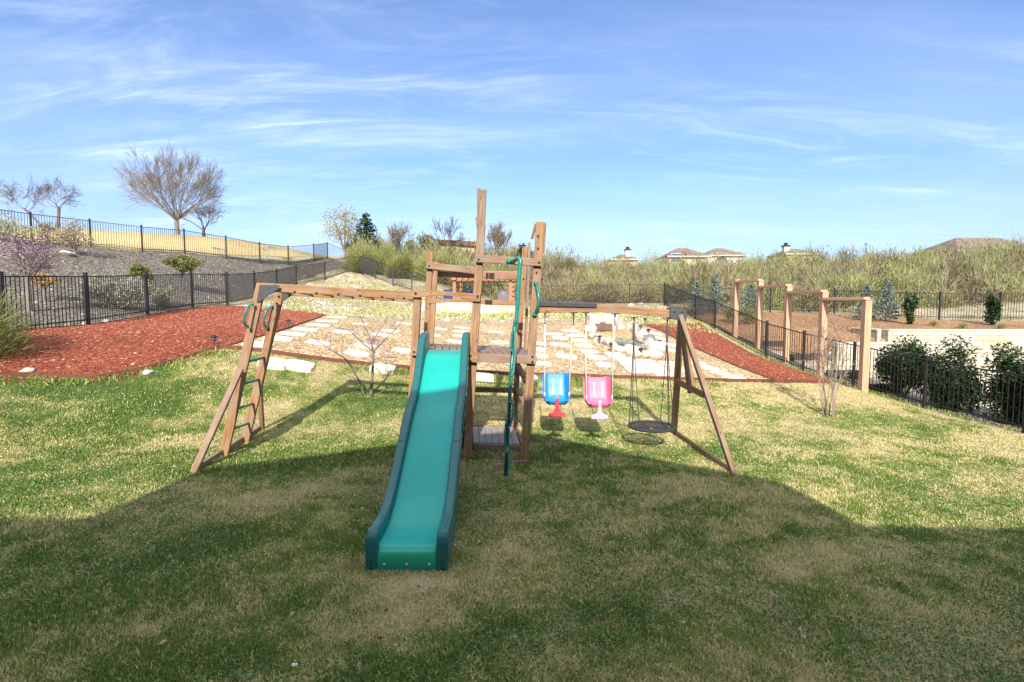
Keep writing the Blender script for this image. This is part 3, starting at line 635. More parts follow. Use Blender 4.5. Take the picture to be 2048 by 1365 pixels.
# deck
DZ0 = P(838,702,FD); DZ1 = P(1070,712,FD); DB0 = P(846,686,BD); DB1 = P(1042,695,BD)
dz_l = 1.405; 
nb_ = 15; dk = MB()
for i in range(nb_):
    t0 = (i + .04) / nb_; t1 = (i + .96) / nb_
    a = DZ0.lerp(DZ1, t0); b_ = DZ0.lerp(DZ1, t1); c = DB0.lerp(DB1, t1); d = DB0.lerp(DB1, t0); dn = Vector((0, 0, -.028))
    dk.add([a, b_, c, d, a + dn, b_ + dn, c + dn, d + dn], [(0,1,2,3),(7,6,5,4),(0,4,5,1),(1,5,6,2),(2,6,7,3),(3,7,4,0)])
dk.build('deck', M['wood_deck'], ps, bevel=.003)
pb('deck_rim', (946,715.5,FD-.09), (1073,720,FD-.09), .105, .04, WO)
pb('deck_rim', (824,703,FD-.09), (852,706,FD-.09), .10, .04, W)
pb('deck_rim', (836,697,BD+.07), (1046,702,BD+.07), .11, .04, W)
beam('deck_rim', P(1067,720,FD-.05), P(1041,700,BD+.02), .04, .11, WO, ps, (0,0,1))
beam('deck_rim', P(829,706,FD-.05), P(842,692,BD+.02), .04, .11, WO, ps, (0,0,1))
bp = beam('corner_plate', P(934,713,FD-.12), P(957,716,FD-.12), .13, .03, M['wood'], ps, (0,1,0))
# under the deck
beam('brace', P(1036,733,BD-.1), P(1054,764,FD+.55), .05, .08, W, ps, (1,0,0))
beam('brace', P(1036,780,BD-.1), P(1049,808,FD+.55), .05, .08, W, ps, (1,0,0))
pb('cross_board', (925,779,BD-.03), (1033,781,BD-.03), .085, .035, W)
pb('cross_board', (845,776,BD-.03), (925,779,BD-.03), .085, .035, W)
pb('ground_board', (910,928.5,FD-.08), (1055,928.5,FD-.08), .09, .04, WO)
beam('ground_board', P(1053,922,FD-.03), P(1033,868,BD), .04, .09, WO, ps, (0,0,1))
pb('ground_board', (838,868,BD+.05), (1033,868,BD+.05), .09, .04, WO)
# small low platform
pa = [P(918,884,7.12), P(1040,888,7.12), P(1030,855,8.0), P(921,852,8.0)]
pf = MB()
for i in range(9):
    t0 = (i + .03) / 9; t1 = (i + .97) / 9; a = pa[0].lerp(pa[1], t0); b_ = pa[0].lerp(pa[1], t1); c = pa[3].lerp(pa[2], t1); d = pa[3].lerp(pa[2], t0); dn = Vector((0, 0, -.028))
    pf.add([a, b_, c, d, a + dn, b_ + dn, c + dn, d + dn], [(0,1,2,3),(7,6,5,4),(0,4,5,1),(1,5,6,2),(2,6,7,3),(3,7,4,0)])
pfm = pf.build('low_platform', M['platform'] if 'platform' in M else wood('grey_deck', (.16,.13,.12), (.30,.26,.24), (.42,.38,.36), .3), ps, bevel=.003)
beam('platform_rim', pa[0] + Vector((-.02,-.025,-.06)), pa[1] + Vector((.02,-.025,-.06)), .09, .035, WO, ps, (0,1,0))
beam('platform_rim', pa[1] + Vector((.025,-.03,-.04)), pa[2] + Vector((.025,.02,-.03)), .03, .10, M['wood'], ps, (0,0,1))
beam('platform_rim', pa[3] + Vector((-.02,.03,-.03)), pa[2] + Vector((.02,.03,-.03)), .09, .03, W, ps, (0,1,0))
# knotted rope behind the slide
rp = MB(); rp.tube([P(930,716,7.15), P(929.5,790,7.15), P(929,862,7.15)], .011, 6)
for v_ in (735, 760, 788, 815, 840): q = P(929.7, v_, 7.15); rp.tube([q + Vector((0,0,-.03)), q, q + Vector((0,0,.03))], [.012,.026,.012], 6)
rp.build('climbing_rope', M['rope_black'], ps, smooth=True)
def bolt(p, r=.014, n_=(0,-1,0), par=ps, mat=M['bolt']):
    p = Vector(p); b_ = MB(); n_ = Vector(n_); b_.tube([p - n_ * .01, p + n_ * .006, p + n_ * .01], [r, r, r * .6], 8); return b_.build('bolt', mat, par, p)
for (u, v, d, du) in [(831,587,FD,0),(955,593,FD,0)]: bolt(P(u, v, d - .10))
for (u, v) in [(941,712),(941,722)]: bolt(P(u, v, FD - .145))
for (u, v) in [(1065,714),(1065,724)]: bolt(P(u, v, FD - .12))
for (u, v, d) in [(957,519,FD-.115),(1078,525,FD-.115),(858,532,BD-.12),(1076,472,FD-.06),(1076,497,FD-.06),(1073,545,FD-.06),(828,704,FD-.12),(1047,558,BD-.06)]: bolt(P(u, v, d), .012)
# monkey bars
AL = 6.58; BL = 7.2
Lg1 = (P(447,912,AL), P(523,569,AL + .12)); Lg2 = (P(489,887,BL), P(561,584,BL + .05))
beam('ladder_leg', Lg1[0], Lg1[1], .115, .045, W, ps, (0,1,0)); beam('ladder_leg', Lg2[0], Lg2[1], .115, .045, W, ps, (0,1,0))
fb0 = P(515,574,AL + .16); fb1 = P(833,592,FD + .04); bb0 = P(556,583,BL + .1); bb1 = P(835,598,BL + .16)
beam('monkey_bar_beam', fb0, fb1, .105, .06, M['wood'], ps, (0,1,0)); beam('monkey_bar_beam', bb0, bb1, .105, .06, W, ps, (0,1,0))
for i in range(7):
    t = (i + .75) / 7.3; a = fb0.lerp(fb1, t); c = bb0.lerp(bb1, (a.x - bb0.x) / (bb1.x - bb0.x)); dn = Vector((0,0,-.03)); r_ = MB(); r_.tube([a + dn, c + dn], .016, 8); r_.build('monkey_bar_rung', M['green_metal'], ps, smooth=True)
    bolt(a + dn + Vector((0, -.03, -.012)), .017)
for v_, vv in ((723,719),(768,762),(817,811),(858,850)):
    def onleg(L_, vq):
        # point of a leg at a photo height
        best = min((abs(pixv(L_[0].lerp(L_[1], t / 200)) - vq), t) for t in range(201)); return L_[0].lerp(L_[1], best[1] / 200)
    def pixv(p):
        q = p - Vector((0, 0, H)); y = q.y * math.sin(PITCH) + q.z * math.cos(PITCH); f_ = q.y * math.cos(PITCH) - q.z * math.sin(PITCH); return 682.5 - F * y / f_
    a = onleg(Lg1, v_ + 2); c = onleg(Lg2, vv - 3); r_ = MB(); r_.tube([a, c], .017, 8); r_.build('ladder_rung', M['green_metal'], ps, smooth=True)
beam('ladder_brace', P(386,948,5.86), P(481,738,AL - .06), .075, .045, WO, ps, (0,1,0))
beam('ladder_brace', P(525,866,7.85), P(517,738,BL + .06), .06, .05, W, ps, (0,1,0))
beam('ground_board', on(*PXY(390,945,5.9), .03), on(*PXY(521,864,7.8), .03), .04, .08, WO, ps, (0,0,1))
def gusset(pts, d, th=.012):
    b_ = MB(); n_ = len(pts); a = [P(u, v, d) for u, v in pts]; c = [q + Vector((0, th, 0)) for q in a]
    b_.add(a + c, [tuple(range(n_))[::-1], tuple(range(n_, 2*n_))] + [(i, (i+1) % n_, n_ + (i+1) % n_, n_ + i) for i in range(n_)])
    o = b_.build('corner_plate', M['gusset'], ps, P(*pts[0], d)); return o
gusset([(519,570),(559,571),(557,577),(520,603),(513,605)], AL + .06)
gusset([(563,586),(589,588),(566,603),(562,604)], BL + .01)
for (u, v, d) in [(557,593,BL),(553,607,BL),(482,752,AL-.1)]: bolt(P(u, v, d - .0), .012)
def handle(pts, r=.014, name='handle'):
    b_ = MB(); q = [Vector(p) for p in pts]; out_ = []
    for i in range(len(q) - 1):                       # catmull-rom
        p0, p1, p2, p3 = q[max(i-1,0)], q[i], q[i+1], q[min(i+2, len(q)-1)]
        for k in range(6):
            t = k / 6; out_.append(.5 * ((2*p1) + (-p0+p2)*t + (2*p0-5*p1+4*p2-p3)*t*t + (-p0+3*p1-3*p2+p3)*t**3))
    out_.append(q[-1]); b_.tube(out_, r, 8)
    for e in (q[0], q[-1]): b_.tube([e + Vector((0,0,-.02)), e + Vector((0,0,.02))], [r*1.5, r*1.5], 8)
    return b_.build(name, M['green_metal'], ps, smooth=True)
handle([P(504,609,AL+.0), P(494,618,AL-.08), P(488,643,AL-.1), P(495,654,AL-.02)])
handle([P(543,614,BL+.0), P(533,622,BL-.08), P(527,645,BL-.1), P(534,656,BL-.02)])
handle([P(1072,567,FD-.06), P(1077,590,FD-.14), P(1076,612,FD-.14), P(1069,630,FD-.06)], .02)
# right leg frame and swing beam
RF, RB, RM = 6.43, 8.48, 7.55
SB0 = P(1074,619,7.25); SB1 = P(1190,619,7.4); SB2 = P(1343,628,RM)
beam('swing_beam', SB0, P(1193,617,7.4), .105, .09, M['wood'], ps, (0,1,0)); beam('swing_beam', P(1188,615,7.4), SB2, .115, .09, M['wood'], ps, (0,1,0))
tr = MB(); n_ = 10; sec = [(-.075,-.035),(-.078,.012),(-.05,.035),(.05,.035),(.078,.012),(.075,-.035),(.068,-.035),(.07,.008),(.047,.028),(-.047,.028),(-.07,.008),(-.068,-.035)]
for i in range(n_ + 1):
    q = P(1076 + (1192-1076) * i / n_, 607 + (610-607) * i / n_, 7.25 + .15 * i / n_)
    for (y, z_) in sec: tr.v.append((q.x, q.y + y, q.z + z_))
ns = len(sec)
for i in range(n_):
    for j in range(ns): a = i*ns + j; b2 = i*ns + (j+1) % ns; tr.f.append((a, b2, b2 + ns, a + ns))
tr.f += [tuple(range(ns))[::-1], tuple(n_*ns + j for j in range(ns))]
tr.build('beam_cover', M['gusset'], ps)
beam('frame_leg', P(1470,955,RF), P(1360,632,RM-.07), .06, .09, WO, ps, (0,1,0), label='weathered front leg with a pale edge')
beam('frame_leg', P(1347,872,RB), P(1363,632,RM+.1), .085, .09, W, ps, (0,1,0))
beam('centre_post', P(1385,785,RM-.04), P(1364,634,RM-.04), .075, .05, W, ps, (0,1,0)); beam('centre_post', P(1379,787,RM+.04), P(1360,634,RM+.04), .05, .05, W, ps, (0,1,0))
beam('cross_board', P(1352,762,8.05), P(1408,790,7.1), .04, .09, W, ps, (0,0,1))
beam('ground_board', P(1350,866,8.42), P(1462,944,6.5), .04, .09, W, ps, (0,0,1))
gb = gusset([(1341,616),(1372,620),(1374,636),(1371,644),(1360,641),(1341,637)], RM - .10, .2)
bolt(P(1366,668,RM-.22), .013)
for (u, v) in [(1349,624),(1365,625)]: bolt(P(u, v, RM - .105), .012)
# wavy climbing bar
pth = [P(1018,523,FD-.02), P(1026,523,FD-.16), P(1032,519,FD-.26), P(1037,517,FD-.3), P(1041,524,FD-.32), P(1039,545,FD-.33), P(1033,640,FD-.36), P(1031,664,FD-.37)]
def smoothpath(q, k=6):
    o = []
    for i in range(len(q) - 1):
        p0, p1, p2, p3 = q[max(i-1,0)], q[i], q[i+1], q[min(i+2, len(q)-1)]
        for j in range(k):
            t = j / k; o.append(.5 * ((2*p1) + (-p0+p2)*t + (2*p0-5*p1+4*p2-p3)*t*t + (-p0+3*p1-3*p2+p3)*t**3))
    return o + [q[-1]]
cb = MB(); cb.tube(smoothpath(pth), .026, 10); cb.tube([P(1018,523,FD-.1), P(1018,523,FD-.14)], .035, 10)
climber = cb.build('climbing_bar', M['green_metal'], ps, smooth=True)
stepm = M['rail_plastic']
segs = [((1031,640),(1023,705),-3),((1028,655),(1024,752),4),((1024,745),(1021,806),-1),((1023,800),(1015,857),7),((1014,838),(1013,905),-3),((1013,892),(1012,957),5)]
for i, ((u0, v0), (u1, v1), bl) in enumerate(segs):
    d0_ = 6.32 - .25 * (v0 - 640) / 320; d1_ = 6.32 - .25 * (v1 - 640) / 320; b_ = MB(); n_ = 14; pts_ = []
    for k in range(n_ + 1):
        t = k / n_; s_ = math.sin(math.pi * t) ** .6; pts_.append(P(u0 + (u1-u0)*t + bl*s_, v0 + (v1-v0)*t, d0_ + (d1_-d0_)*t))
    for k in range(n_): 
        a, c = pts_[k], pts_[k+1]; b_.bar(a, c + (c - a) * .05, .026, .13, up=(0, 1, 0))
    o = b_.build('foothold', M['green_metal'] if i % 2 else stepm, ps, bevel=.004)
    for q in (pts_[1], pts_[-2]): bolt(q + Vector((0, -.075, 0)), .009, mat=M['steel'])
    # dark slot line shows where each hold laps the next
b_ = MB(); b_.tube([P(1030,640,6.36), P(1022,750,6.26), P(1016,860,6.17), P(1011,955,6.09)], .022, 8); b_.build('climbing_pole', M['rail_plastic'], ps, smooth=True)

# ------------------------------------------------------------ slide (a part of the play set)
sl = bpy.data.objects.new('slide', None); C.objects.link(sl); sl.parent = ps; sl.location = Vector((-.8, 5.3, .6)) - world_loc(ps)
prof = [(6.78,1.395),(6.62,1.395),(6.50,1.38),(6.40,1.345),(6.30,1.285),(6.18,1.20),(6.0,1.07),(5.84,.965),(5.7,.89),(5.58,.845),(5.46,.80),(5.3,.72),(5.0,.555),(4.70,.385),(4.50,.285),(4.34,.225),(4.22,.192),(4.12,.178),(4.02,.174),(3.95,.176),(3.88,.178),(3.835,.172),(3.815,.155),(3.81,.135)]
def cx(y): return -.785 - .055 * (y - 3.95) / 2.6
pr = [];
for i in range(len(prof) - 1):
    p0, p1, p2, p3 = [Vector(prof[min(max(k,0), len(prof)-1)]) for k in (i-1, i, i+1, i+2)]
    for k in range(5):
        t = k / 5; pr.append(.5 * ((2*p1) + (-p0+p2)*t + (2*p0-5*p1+4*p2-p3)*t*t + (-p0+3*p1-3*p2+p3)*t**3))
pr.append(Vector(prof[-1]))
cross = [(-.225,.03),(-.222,.016),(-.21,.006),(-.18,.001),(-.1,-.002),(0,-.003),(.1,-.002),(.18,.001),(.21,.006),(.222,.016),(.225,.03)]
bd_ = MB(); nc_ = len(cross)
for q in pr:
    for (x, dz) in cross: bd_.v.append((cx(q.x) + x, q.x, q.y + dz))
for i in range(len(pr) - 1):
    for j in range(nc_ - 1): a = i*nc_ + j; bd_.f.append((a, a + nc_, a + nc_ + 1, a + 1))
so = bd_.build('slide_bed', M['bed'], sl, smooth=True); md = so.modifiers.new('thick', 'SOLIDIFY'); md.thickness = .02; md.offset = 1
# end panel
ep = MB(); 
for i in range(15):
    x = -.225 + .45 * i / 14
    for (y, z_) in ((3.81,.168),(3.795,.156),(3.79,.125),(3.792,.03),(3.80,.012)): ep.v.append((cx(3.81) + x, y, z_))
for i in range(14):
    for j in range(4): a = i*5 + j; ep.f.append((a, a+5, a+6, a+1))
eo = ep.build('end_panel', flat('green_end_plastic', (.006,.28,.17), .4, var=.05), sl, smooth=True); md = eo.modifiers.new('thick', 'SOLIDIFY'); md.thickness = .02
for x in (-.165, 0, .17): bolt((cx(3.8) + x, 3.768, .08), .011, par=sl, mat=M['steel'])
for s_ in (-1, 1):
    rb = MB(); hw = .041; cyx = .264; ring = 10
    tops = []
    for i, q in enumerate(pr):
        y = q.x
        hgt = .115 + .14 * min(1, max(0, (y - 5.95) / .45))
        if y > 6.55: hgt += 0.0
        if y < 4.35: hgt = .115 + .02 * (4.35 - y) / .5
        zt = q.y + hgt; zb = q.y - .10
        if y < 4.6: zb = max(-.01, zb - .1 * (4.6 - y) / .2)
        if y > 6.5: zb = q.y - .06
        tops.append((y, zt, zb))
    # keep the top line of the lower end rounded
    tops = [(y, min(zt, .31) if y < 4.0 else zt, zb) for y, zt, zb in tops]
    tops.append((3.795, .30, -.01)); tops.append((3.775, .275, -.01)); tops.append((3.767, .215, -.01))
    for (y, zt, zb) in tops:
        c = cx(y) + s_ * cyx; r_ = .016
        for (x, z_) in ((-hw, zb), (-hw, zt - r_), (-hw + r_*.4, zt - r_*.35), (-hw + r_, zt), (hw - r_, zt), (hw - r_*.4, zt - r_*.35), (hw, zt - r_), (hw, zb)): rb.v.append((c + x, y, z_))
    for i in range(len(tops) - 1):
        for j in range(8): a = i*8 + j; b2 = i*8 + (j+1) % 8; rb.f.append((a, a + 8, b2 + 8, b2))
    rb.f += [tuple(range(8)), tuple((len(tops)-1)*8 + j for j in range(8))[::-1]]
    ro = rb.build('side_rail', M['rail_plastic'], sl)
    bmf = bmesh.new(); bmf.from_mesh(ro.data); bmesh.ops.recalc_face_normals(bmf, faces=bmf.faces); bmf.to_mesh(ro.data); bmf.free()
    ro.data.polygons.foreach_set('use_smooth', [True] * len(ro.data.polygons))
    md = ro.modifiers.new('ws', 'EDGE_SPLIT'); md.split_angle = R(50)
    # raised joint clip and ribbed outer edge half way down
    jb = MB(); yj = 5.12; zj = .62 + .115
    jb.bar((cx(yj) + s_*cyx, yj - .10, zj - .055), (cx(yj) + s_*cyx, yj + .10, zj + .055), .05, .012); jb.build('joint_clip', M['rail_plastic'], sl, bevel=.003)
    rbs = MB()
    for k in range(12):
        yy = 5.25 + k * .045; zz = np.interp(yy, [p_.x for p_ in pr][::-1], [p_.y for p_ in pr][::-1]) + .04
        rbs.box((cx(yy) + s_ * (cyx + hw + .006), yy, zz), (.016, .02, .07))
    rbs.build('rib', M['rail_plastic'], sl, bevel=.002)
    for zz in (.05, .1): bolt((cx(3.8) + s_*cyx, 3.762, zz), .008, par=sl, mat=M['bolt'])

# ------------------------------------------------------------ swings
def bracket(mb, p):
    mb.box((p.x, p.y, p.z - .008), (.10, .05, .012)); mb.box((p.x, p.y, p.z - .03), (.022, .02, .04))
def toddler_swing(name, label, uL, uR, vtop, seat_px, seat_bottom_v, d, mat, gmat, label_guard):
    cu = (seat_px[0] + seat_px[1]) / 2; base = P(cu, seat_bottom_v, d); t = thing(name, label, 'swing', base)
    wd_ = (seat_px[1] - seat_px[0]) * d / F; hgt = (seat_bottom_v - seat_px[2]) * d / F
    # shell: grid over profile (s) and cross section (t)
    prof_ = [(.16, hgt + .0), (.155, hgt*.93), (.13, hgt*.7), (.10, hgt*.45), (.06, hgt*.22), (.0, hgt*.08), (-.07, hgt*.03), (-.13, hgt*.07), (-.155, hgt*.17)]
    pp = smoothpath([Vector((0, a, b2)) for a, b2 in prof_], 4); ns_ = len(pp); nt_ = 17; sh = MB()
    for i, q in enumerate(pp):
        s_ = i / (ns_ - 1); hw_ = wd_ / 2 * (1 - .16 * (2*max(0, .16 - s_) / .16 * .5) ** 1.0) * (1 if s_ < .55 else 1 - .28 * ((s_ - .55) / .45) ** 2) * (.88 if s_ < .02 else 1)
        tan = (pp[min(i+1, ns_-1)] - pp[max(i-1, 0)]).normalized(); nrm = Vector((0, tan.z, -tan.y)); nrm = -nrm if nrm.y > 0 and s_ < .5 else nrm
        nrm = Vector((0, -abs(tan.z), abs(tan.y) if tan.y < 0 else 0)).normalized() if True else nrm
        deep = .10 * min(1, s_ * 3.5 + .25) * (1 if s_ < .8 else 1 - .5 * (s_ - .8) / .2)
        for j in range(nt_):
            x = -1 + 2 * j / (nt_ - 1); lip = max(0, (abs(x) - .62) / .38) ** 2
            sh.v.append(tuple(base + q + Vector((x * hw_, 0, 0)) + nrm * lip * deep))
    for i in range(ns_ - 1):
        for j in range(nt_ - 1): a = i*nt_ + j; sh.f.append((a, a + 1, a + nt_ + 1, a + nt_))
    so_ = sh.build('seat', mat, t, smooth=True); md_ = so_.modifiers.new('thick', 'SOLIDIFY'); md_.thickness = .022; md_.offset = 0
    md_ = so_.modifiers.new('round', 'BEVEL'); md_.width = .009; md_.segments = 3; md_.limit_method = 'ANGLE'; md_.angle_limit = R(50)
    for s_ in (-.12, .20):
        sb_ = MB(); x = s_ * wd_
        q = [base + Vector((x, .115, hgt*.82)), base + Vector((x*.9, .07, hgt*.48)), base + Vector((x*.8, .035, hgt*.30))]
        for a, c in zip(q[:-1], q[1:]): sb_.bar(a, c, .022, .006, up=(0, -1, 0))
        sb_.build('strap', M['strap'], t)
    # T shaped guard
    T = [(-.024,.11),(.024,.11),(.022,.02),(.03,-.04),(.05,-.075),(.115,-.10),(.12,-.135),(.11,-.15),(-.11,-.15),(-.12,-.135),(-.115,-.10),(-.05,-.075),(-.03,-.04),(-.022,.02)]
    gb_ = MB(); n_ = len(T); y0 = -.165; sc = 1.0
    a = [base + Vector((x*sc, y0 + (.03 if z_ < 0 else 0) * 0, z_*sc)) for x, z_ in T]; c = [q + Vector((0, .035, 0)) for q in a]
    gb_.add(a + c, [tuple(range(n_)), tuple(range(n_, 2*n_))[::-1]] + [(i, n_ + i, n_ + (i+1) % n_, (i+1) % n_) for i in range(n_)])
    go_ = gb_.build('leg_guard', gmat, t, bevel=.008); go_['label'] = label_guard
    for u_, s_ in ((uL, -1), (uR, 1)):
        top = P(u_, vtop + (u_ - uL) * .035, d); br_ = MB(); bracket(br_, top); br_.tube([top + Vector((0,0,-.05)), top + Vector((0,0,-.2))], .007, 5); br_.build('hanger', M['bolt'], t)
        a = base + Vector((s_ * wd_ * .46, -.10, hgt * .36)); b2 = base + Vector((s_ * wd_ * .44, .12, hgt * .78)); j = top.lerp((a + b2) / 2, .42 if s_ > 0 else .6)
        r_ = MB(); r_.tube([top + Vector((0,0,-.18)), j, a], .0095, 6); r_.tube([j, b2], .009, 6); r_.tube([a + Vector((0,0,.03)), a + Vector((0,0,-.03))], .012, 6)
        r_.build('rope', M['rope_white'], t, smooth=True)
toddler_swing('toddler_swing', 'blue plastic toddler bucket swing with a red leg guard', 1090, 1147, 623, (1086,1139,749), 808, 7.25, M['blue'], M['red'], 'faded red T shaped leg guard')
toddler_swing('toddler_swing', 'pink plastic toddler bucket swing with a pale pink leg guard', 1172, 1230, 625, (1168,1224,757), 813, 7.35, M['pink'], M['palepink'], 'pale pink T shaped leg guard')
# web swing
wc = P(1303,853,7.45); ws_ = thing('web_swing', 'round black rope web swing hanging beside the right leg frame', 'swing', wc)
rr = .315; b_ = MB(); ringp = [wc + Vector((rr*math.cos(a), rr*math.sin(a), 0)) for a in [2*math.pi*i/40 for i in range(41)]]; b_.tube(ringp, .021, 8, cap=False); b_.build('ring', M['rope_black'], ws_, smooth=True)
nb2 = MB()
for i in range(24):
    a = 2*math.pi*i/24; nb2.tube([wc + Vector((.05*math.cos(a), .05*math.sin(a), -.035)), wc + Vector((rr*math.cos(a), rr*math.sin(a), 0))], .007, 4)
for q in (.04, .08, .12, .16, .2, .24, .28): nb2.tube([wc + Vector((q*math.cos(a), q*math.sin(a), -.035*(1 - q/rr))) for a in [2*math.pi*i/24 for i in range(25)]], .0065, 4, cap=False)
nb2.build('net', M['rope_black'], ws_)
for u_, xs_ in ((1268, -1), (1335, 1)):
    top = P(u_, 634 if u_ < 1300 else 637, 7.5); br_ = MB(); bracket(br_, top); br_.build('hanger', M['bolt'], ws_)
    cl_ = MB(); cl_.tube([top + Vector((0,0,-.05)), top + Vector((0,0,-.12))], .008, 6); cl_.box(top + Vector((0,0,-.22)), (.035, .02, .24)); cl_.build('strap', M['gusset'], ws_, bevel=.004)
    lo_ = top + Vector((0, 0, -.33)); r_ = MB()
    for a in ((-.95 if xs_ < 0 else .62), (-.72 if xs_ < 0 else .9)):
        for yy in ((-1, 1)):
            x = rr * a; y = math.sqrt(max(0, rr*rr - x*x)) * yy; r_.tube([lo_, wc + Vector((x, y, .01))], .006, 5)
    r_.build('rope', M['rope_black'], ws_)

# black pot on a stand under the tower
pc = on(*PXY(926, 908, 6.95)); pot = thing('fire_pot', 'small black pot on a wire stand under the tower behind the slide', 'pot', pc)
b_ = MB(); b_.tube([pc + Vector((0,0,z_)) for z_ in (.10,.12,.2,.34,.35)], [.07,.10,.115,.12,.125], 20); b_.build('bowl', M['black'], pot, smooth=True)
for a in (-.9, .3, 1.6, 3.0):
    l_ = MB(); x, y = .135*math.cos(a), .135*math.sin(a); l_.tube([pc + Vector((x*1.05, y*1.05, 0)), pc + Vector((x, y, .3)), pc + Vector((x*.93, y*.93, .33))], .006, 6); l_.build('leg', M['black'], pot)
# small white litter in the foreground
q = G(589,1338); b_ = MB(); b_.tube([q + Vector((-.008,-.012,.03)), q + Vector((.012,.0,.018))], [.009,.012], 10); setp(b_.build('paper_cup', flat('white_plastic', (.8,.8,.8), .5), None, q), 'tiny white plastic cap lying in the grass near the camera', 'litter')

# ------------------------------------------------------------ stepping stones
def slab(u, v, wx, wy, hz, name, label, cat, group, rz=0, rough=.02, mat=None, d=None, sink=.0):
    q = G(u, v) if d is None else on(*PXY(u, v, d)); n_ = 18; b_ = MB(); ring = []
    for i in range(n_):
        a = 2 * math.pi * i / n_; c, s_ = math.cos(a), math.sin(a); k = 1 / max(abs(c), abs(s_)) ** .85
        x = c * k * wx / 2 * (1 + random.uniform(-rough, rough)); y = s_ * k * wy / 2 * (1 + random.uniform(-rough, rough)); ring.append((x * math.cos(rz) - y * math.sin(rz), x * math.sin(rz) + y * math.cos(rz)))
    gx = (tz(q.x + .3, q.y) - tz(q.x - .3, q.y)) / .6; gy = (tz(q.x, q.y + .3) - tz(q.x, q.y - .3)) / .6
    f_ = lambda x, y, h_: (q.x + x, q.y + y, q.z + gx * x + gy * y + h_)
    vs = [f_(x, y, -.08) for x, y in ring] + [f_(x, y, hz - .012) for x, y in ring] + [f_(x * .96, y * .96, hz) for x, y in ring]
    b_.add(vs, [(i, (i+1) % n_, n_ + (i+1) % n_, n_ + i) for i in range(n_)] + [(n_ + i, n_ + (i+1) % n_, 2*n_ + (i+1) % n_, 2*n_ + i) for i in range(n_)] + [tuple(range(2*n_, 3*n_))])
    return setp(b_.build(name, mat or M['lime'], None, q), label, cat, group)
GS = 'limestone stepping stones set in the gravel'
for i, (u, v) in enumerate([(517,692),(557,680),(585,671),(611,662),(637,653),(656,645),(675,637)]):
    slab(u, v, .62, .34, .05, 'stepping_stone', 'limestone slab beside the left red mulch bed, ' + ['nearest of its row','second nearest of its row','third nearest of its row','fourth nearest of its row','fifth nearest of its row','second farthest of its row','farthest of its row'][i], 'stepping stone', GS, .15)
def many(lst, wx, wy, label, rz=0):
    od = ['nearest', 'second nearest', 'third nearest', 'fourth nearest', 'fifth nearest', 'sixth nearest', 'seventh nearest', 'eighth nearest', 'ninth nearest']
    order = sorted(range(len(lst)), key=lambda i: -lst[i][1]); base_label = label
    for i_, (u, v) in enumerate(lst):
        label = base_label + ', ' + od[order.index(i_)]
        slab(u, v, wx * .84 * random.uniform(.9, 1.1), wy * .98 * random.uniform(.9, 1.1), .035, 'stepping_stone', label, 'stepping stone', GS, rz + random.uniform(-.06, .06))
many([(637,688),(686,666),(721,650),(714,709),(729,694),(764,672),(781,664),(807,649),(803,703)], .58, .36, 'limestone slab in the gravel around the sapling')
many([(923,657),(922,665),(920,674),(910,685),(992,666),(1000,687),(880,660),(865,672)], .55, .34, 'limestone slab seen through the wooden tower')
many([(1074,688),(1076,701),(1079,713),(1086,729)], .5, .34, 'limestone slab in the short row just right of the tower')
many([(1108,670),(1119,691),(1133,715),(1120,678)], .62, .36, 'limestone slab lying alone in the gravel behind the blue swing')
many([(1140,663),(1151,673),(1160,683),(1168,693),(1179,705),(1193,717),(1210,732)], .58, .36, 'limestone slab in the curved row behind the pink swing', .1)
many([(1252,722),(1264,732),(1276,743),(1295,727),(1310,737),(1326,748),(1340,730),(1358,742),(1230,712)], .62, .42, 'limestone paving slab in front of the pond', .25)
many([(1307,668),(1322,679),(1338,691),(1352,704),(1368,716),(1392,728),(1415,738),(1440,748),(1470,757)], .6, .34, 'limestone slab in the row beside the right mulch bed', -.2)
for (u, v, wx, lab) in [(547,733,.52,'thick white limestone block on the lawn, leftmost of the row in front of the gravel'), (599,738,.55,'thick white limestone block on the lawn, second from the left'), (766,743,.5,'white limestone block on the lawn behind the redbud sapling'),
                   (964,760,.5,'white limestone block on the lawn seen under the tower deck'), (1056,762,.42,'white limestone block on the lawn beside the right tower post')]:
    slab(u, v, wx, .36, .10, 'stone_block', lab, 'stone block', 'limestone blocks on the lawn', .05)
# ------------------------------------------------------------ rocks
def rock(name, q, r, label, cat, mat, group=None, sq=.6, seed=0):
    bm_ = bmesh.new(); bmesh.ops.create_icosphere(bm_, subdivisions=2, radius=1); rr_ = random.Random(seed * 13 + 5)
    ax = [Vector((rr_.uniform(-1,1), rr_.uniform(-1,1), rr_.uniform(-1,1))).normalized() for _ in range(7)]; lim = [rr_.uniform(.55, .85) for _ in ax]
    for v in bm_.verts:
        for a, l_ in zip(ax, lim):
            k = v.co.dot(a)
            if k > l_: v.co -= a * (k - l_)
        v.co = Vector((v.co.x * r[0], v.co.y * r[1], v.co.z * r[2]))
    me = bpy.data.meshes.new(name); bm_.to_mesh(me); bm_.free(); me.materials.append(mat); o = bpy.data.objects.new(name, me); C.objects.link(o)
    o.location = Vector(q) + Vector((0, 0, r[2] * (sq - .25))); o.rotation_euler = (rr_.uniform(-.2,.2), rr_.uniform(-.2,.2), rr_.uniform(0, 6)); return setp(o, label, cat, group)
PR = 'rocks around the small garden pond'
k = 0
ORD = ['first','second','third','fourth','fifth','sixth','seventh','eighth','ninth','tenth','eleventh','twelfth','thirteenth','fourteenth','fifteenth','sixteenth','seventeenth','eighteenth','nineteenth','twentieth','twenty first']
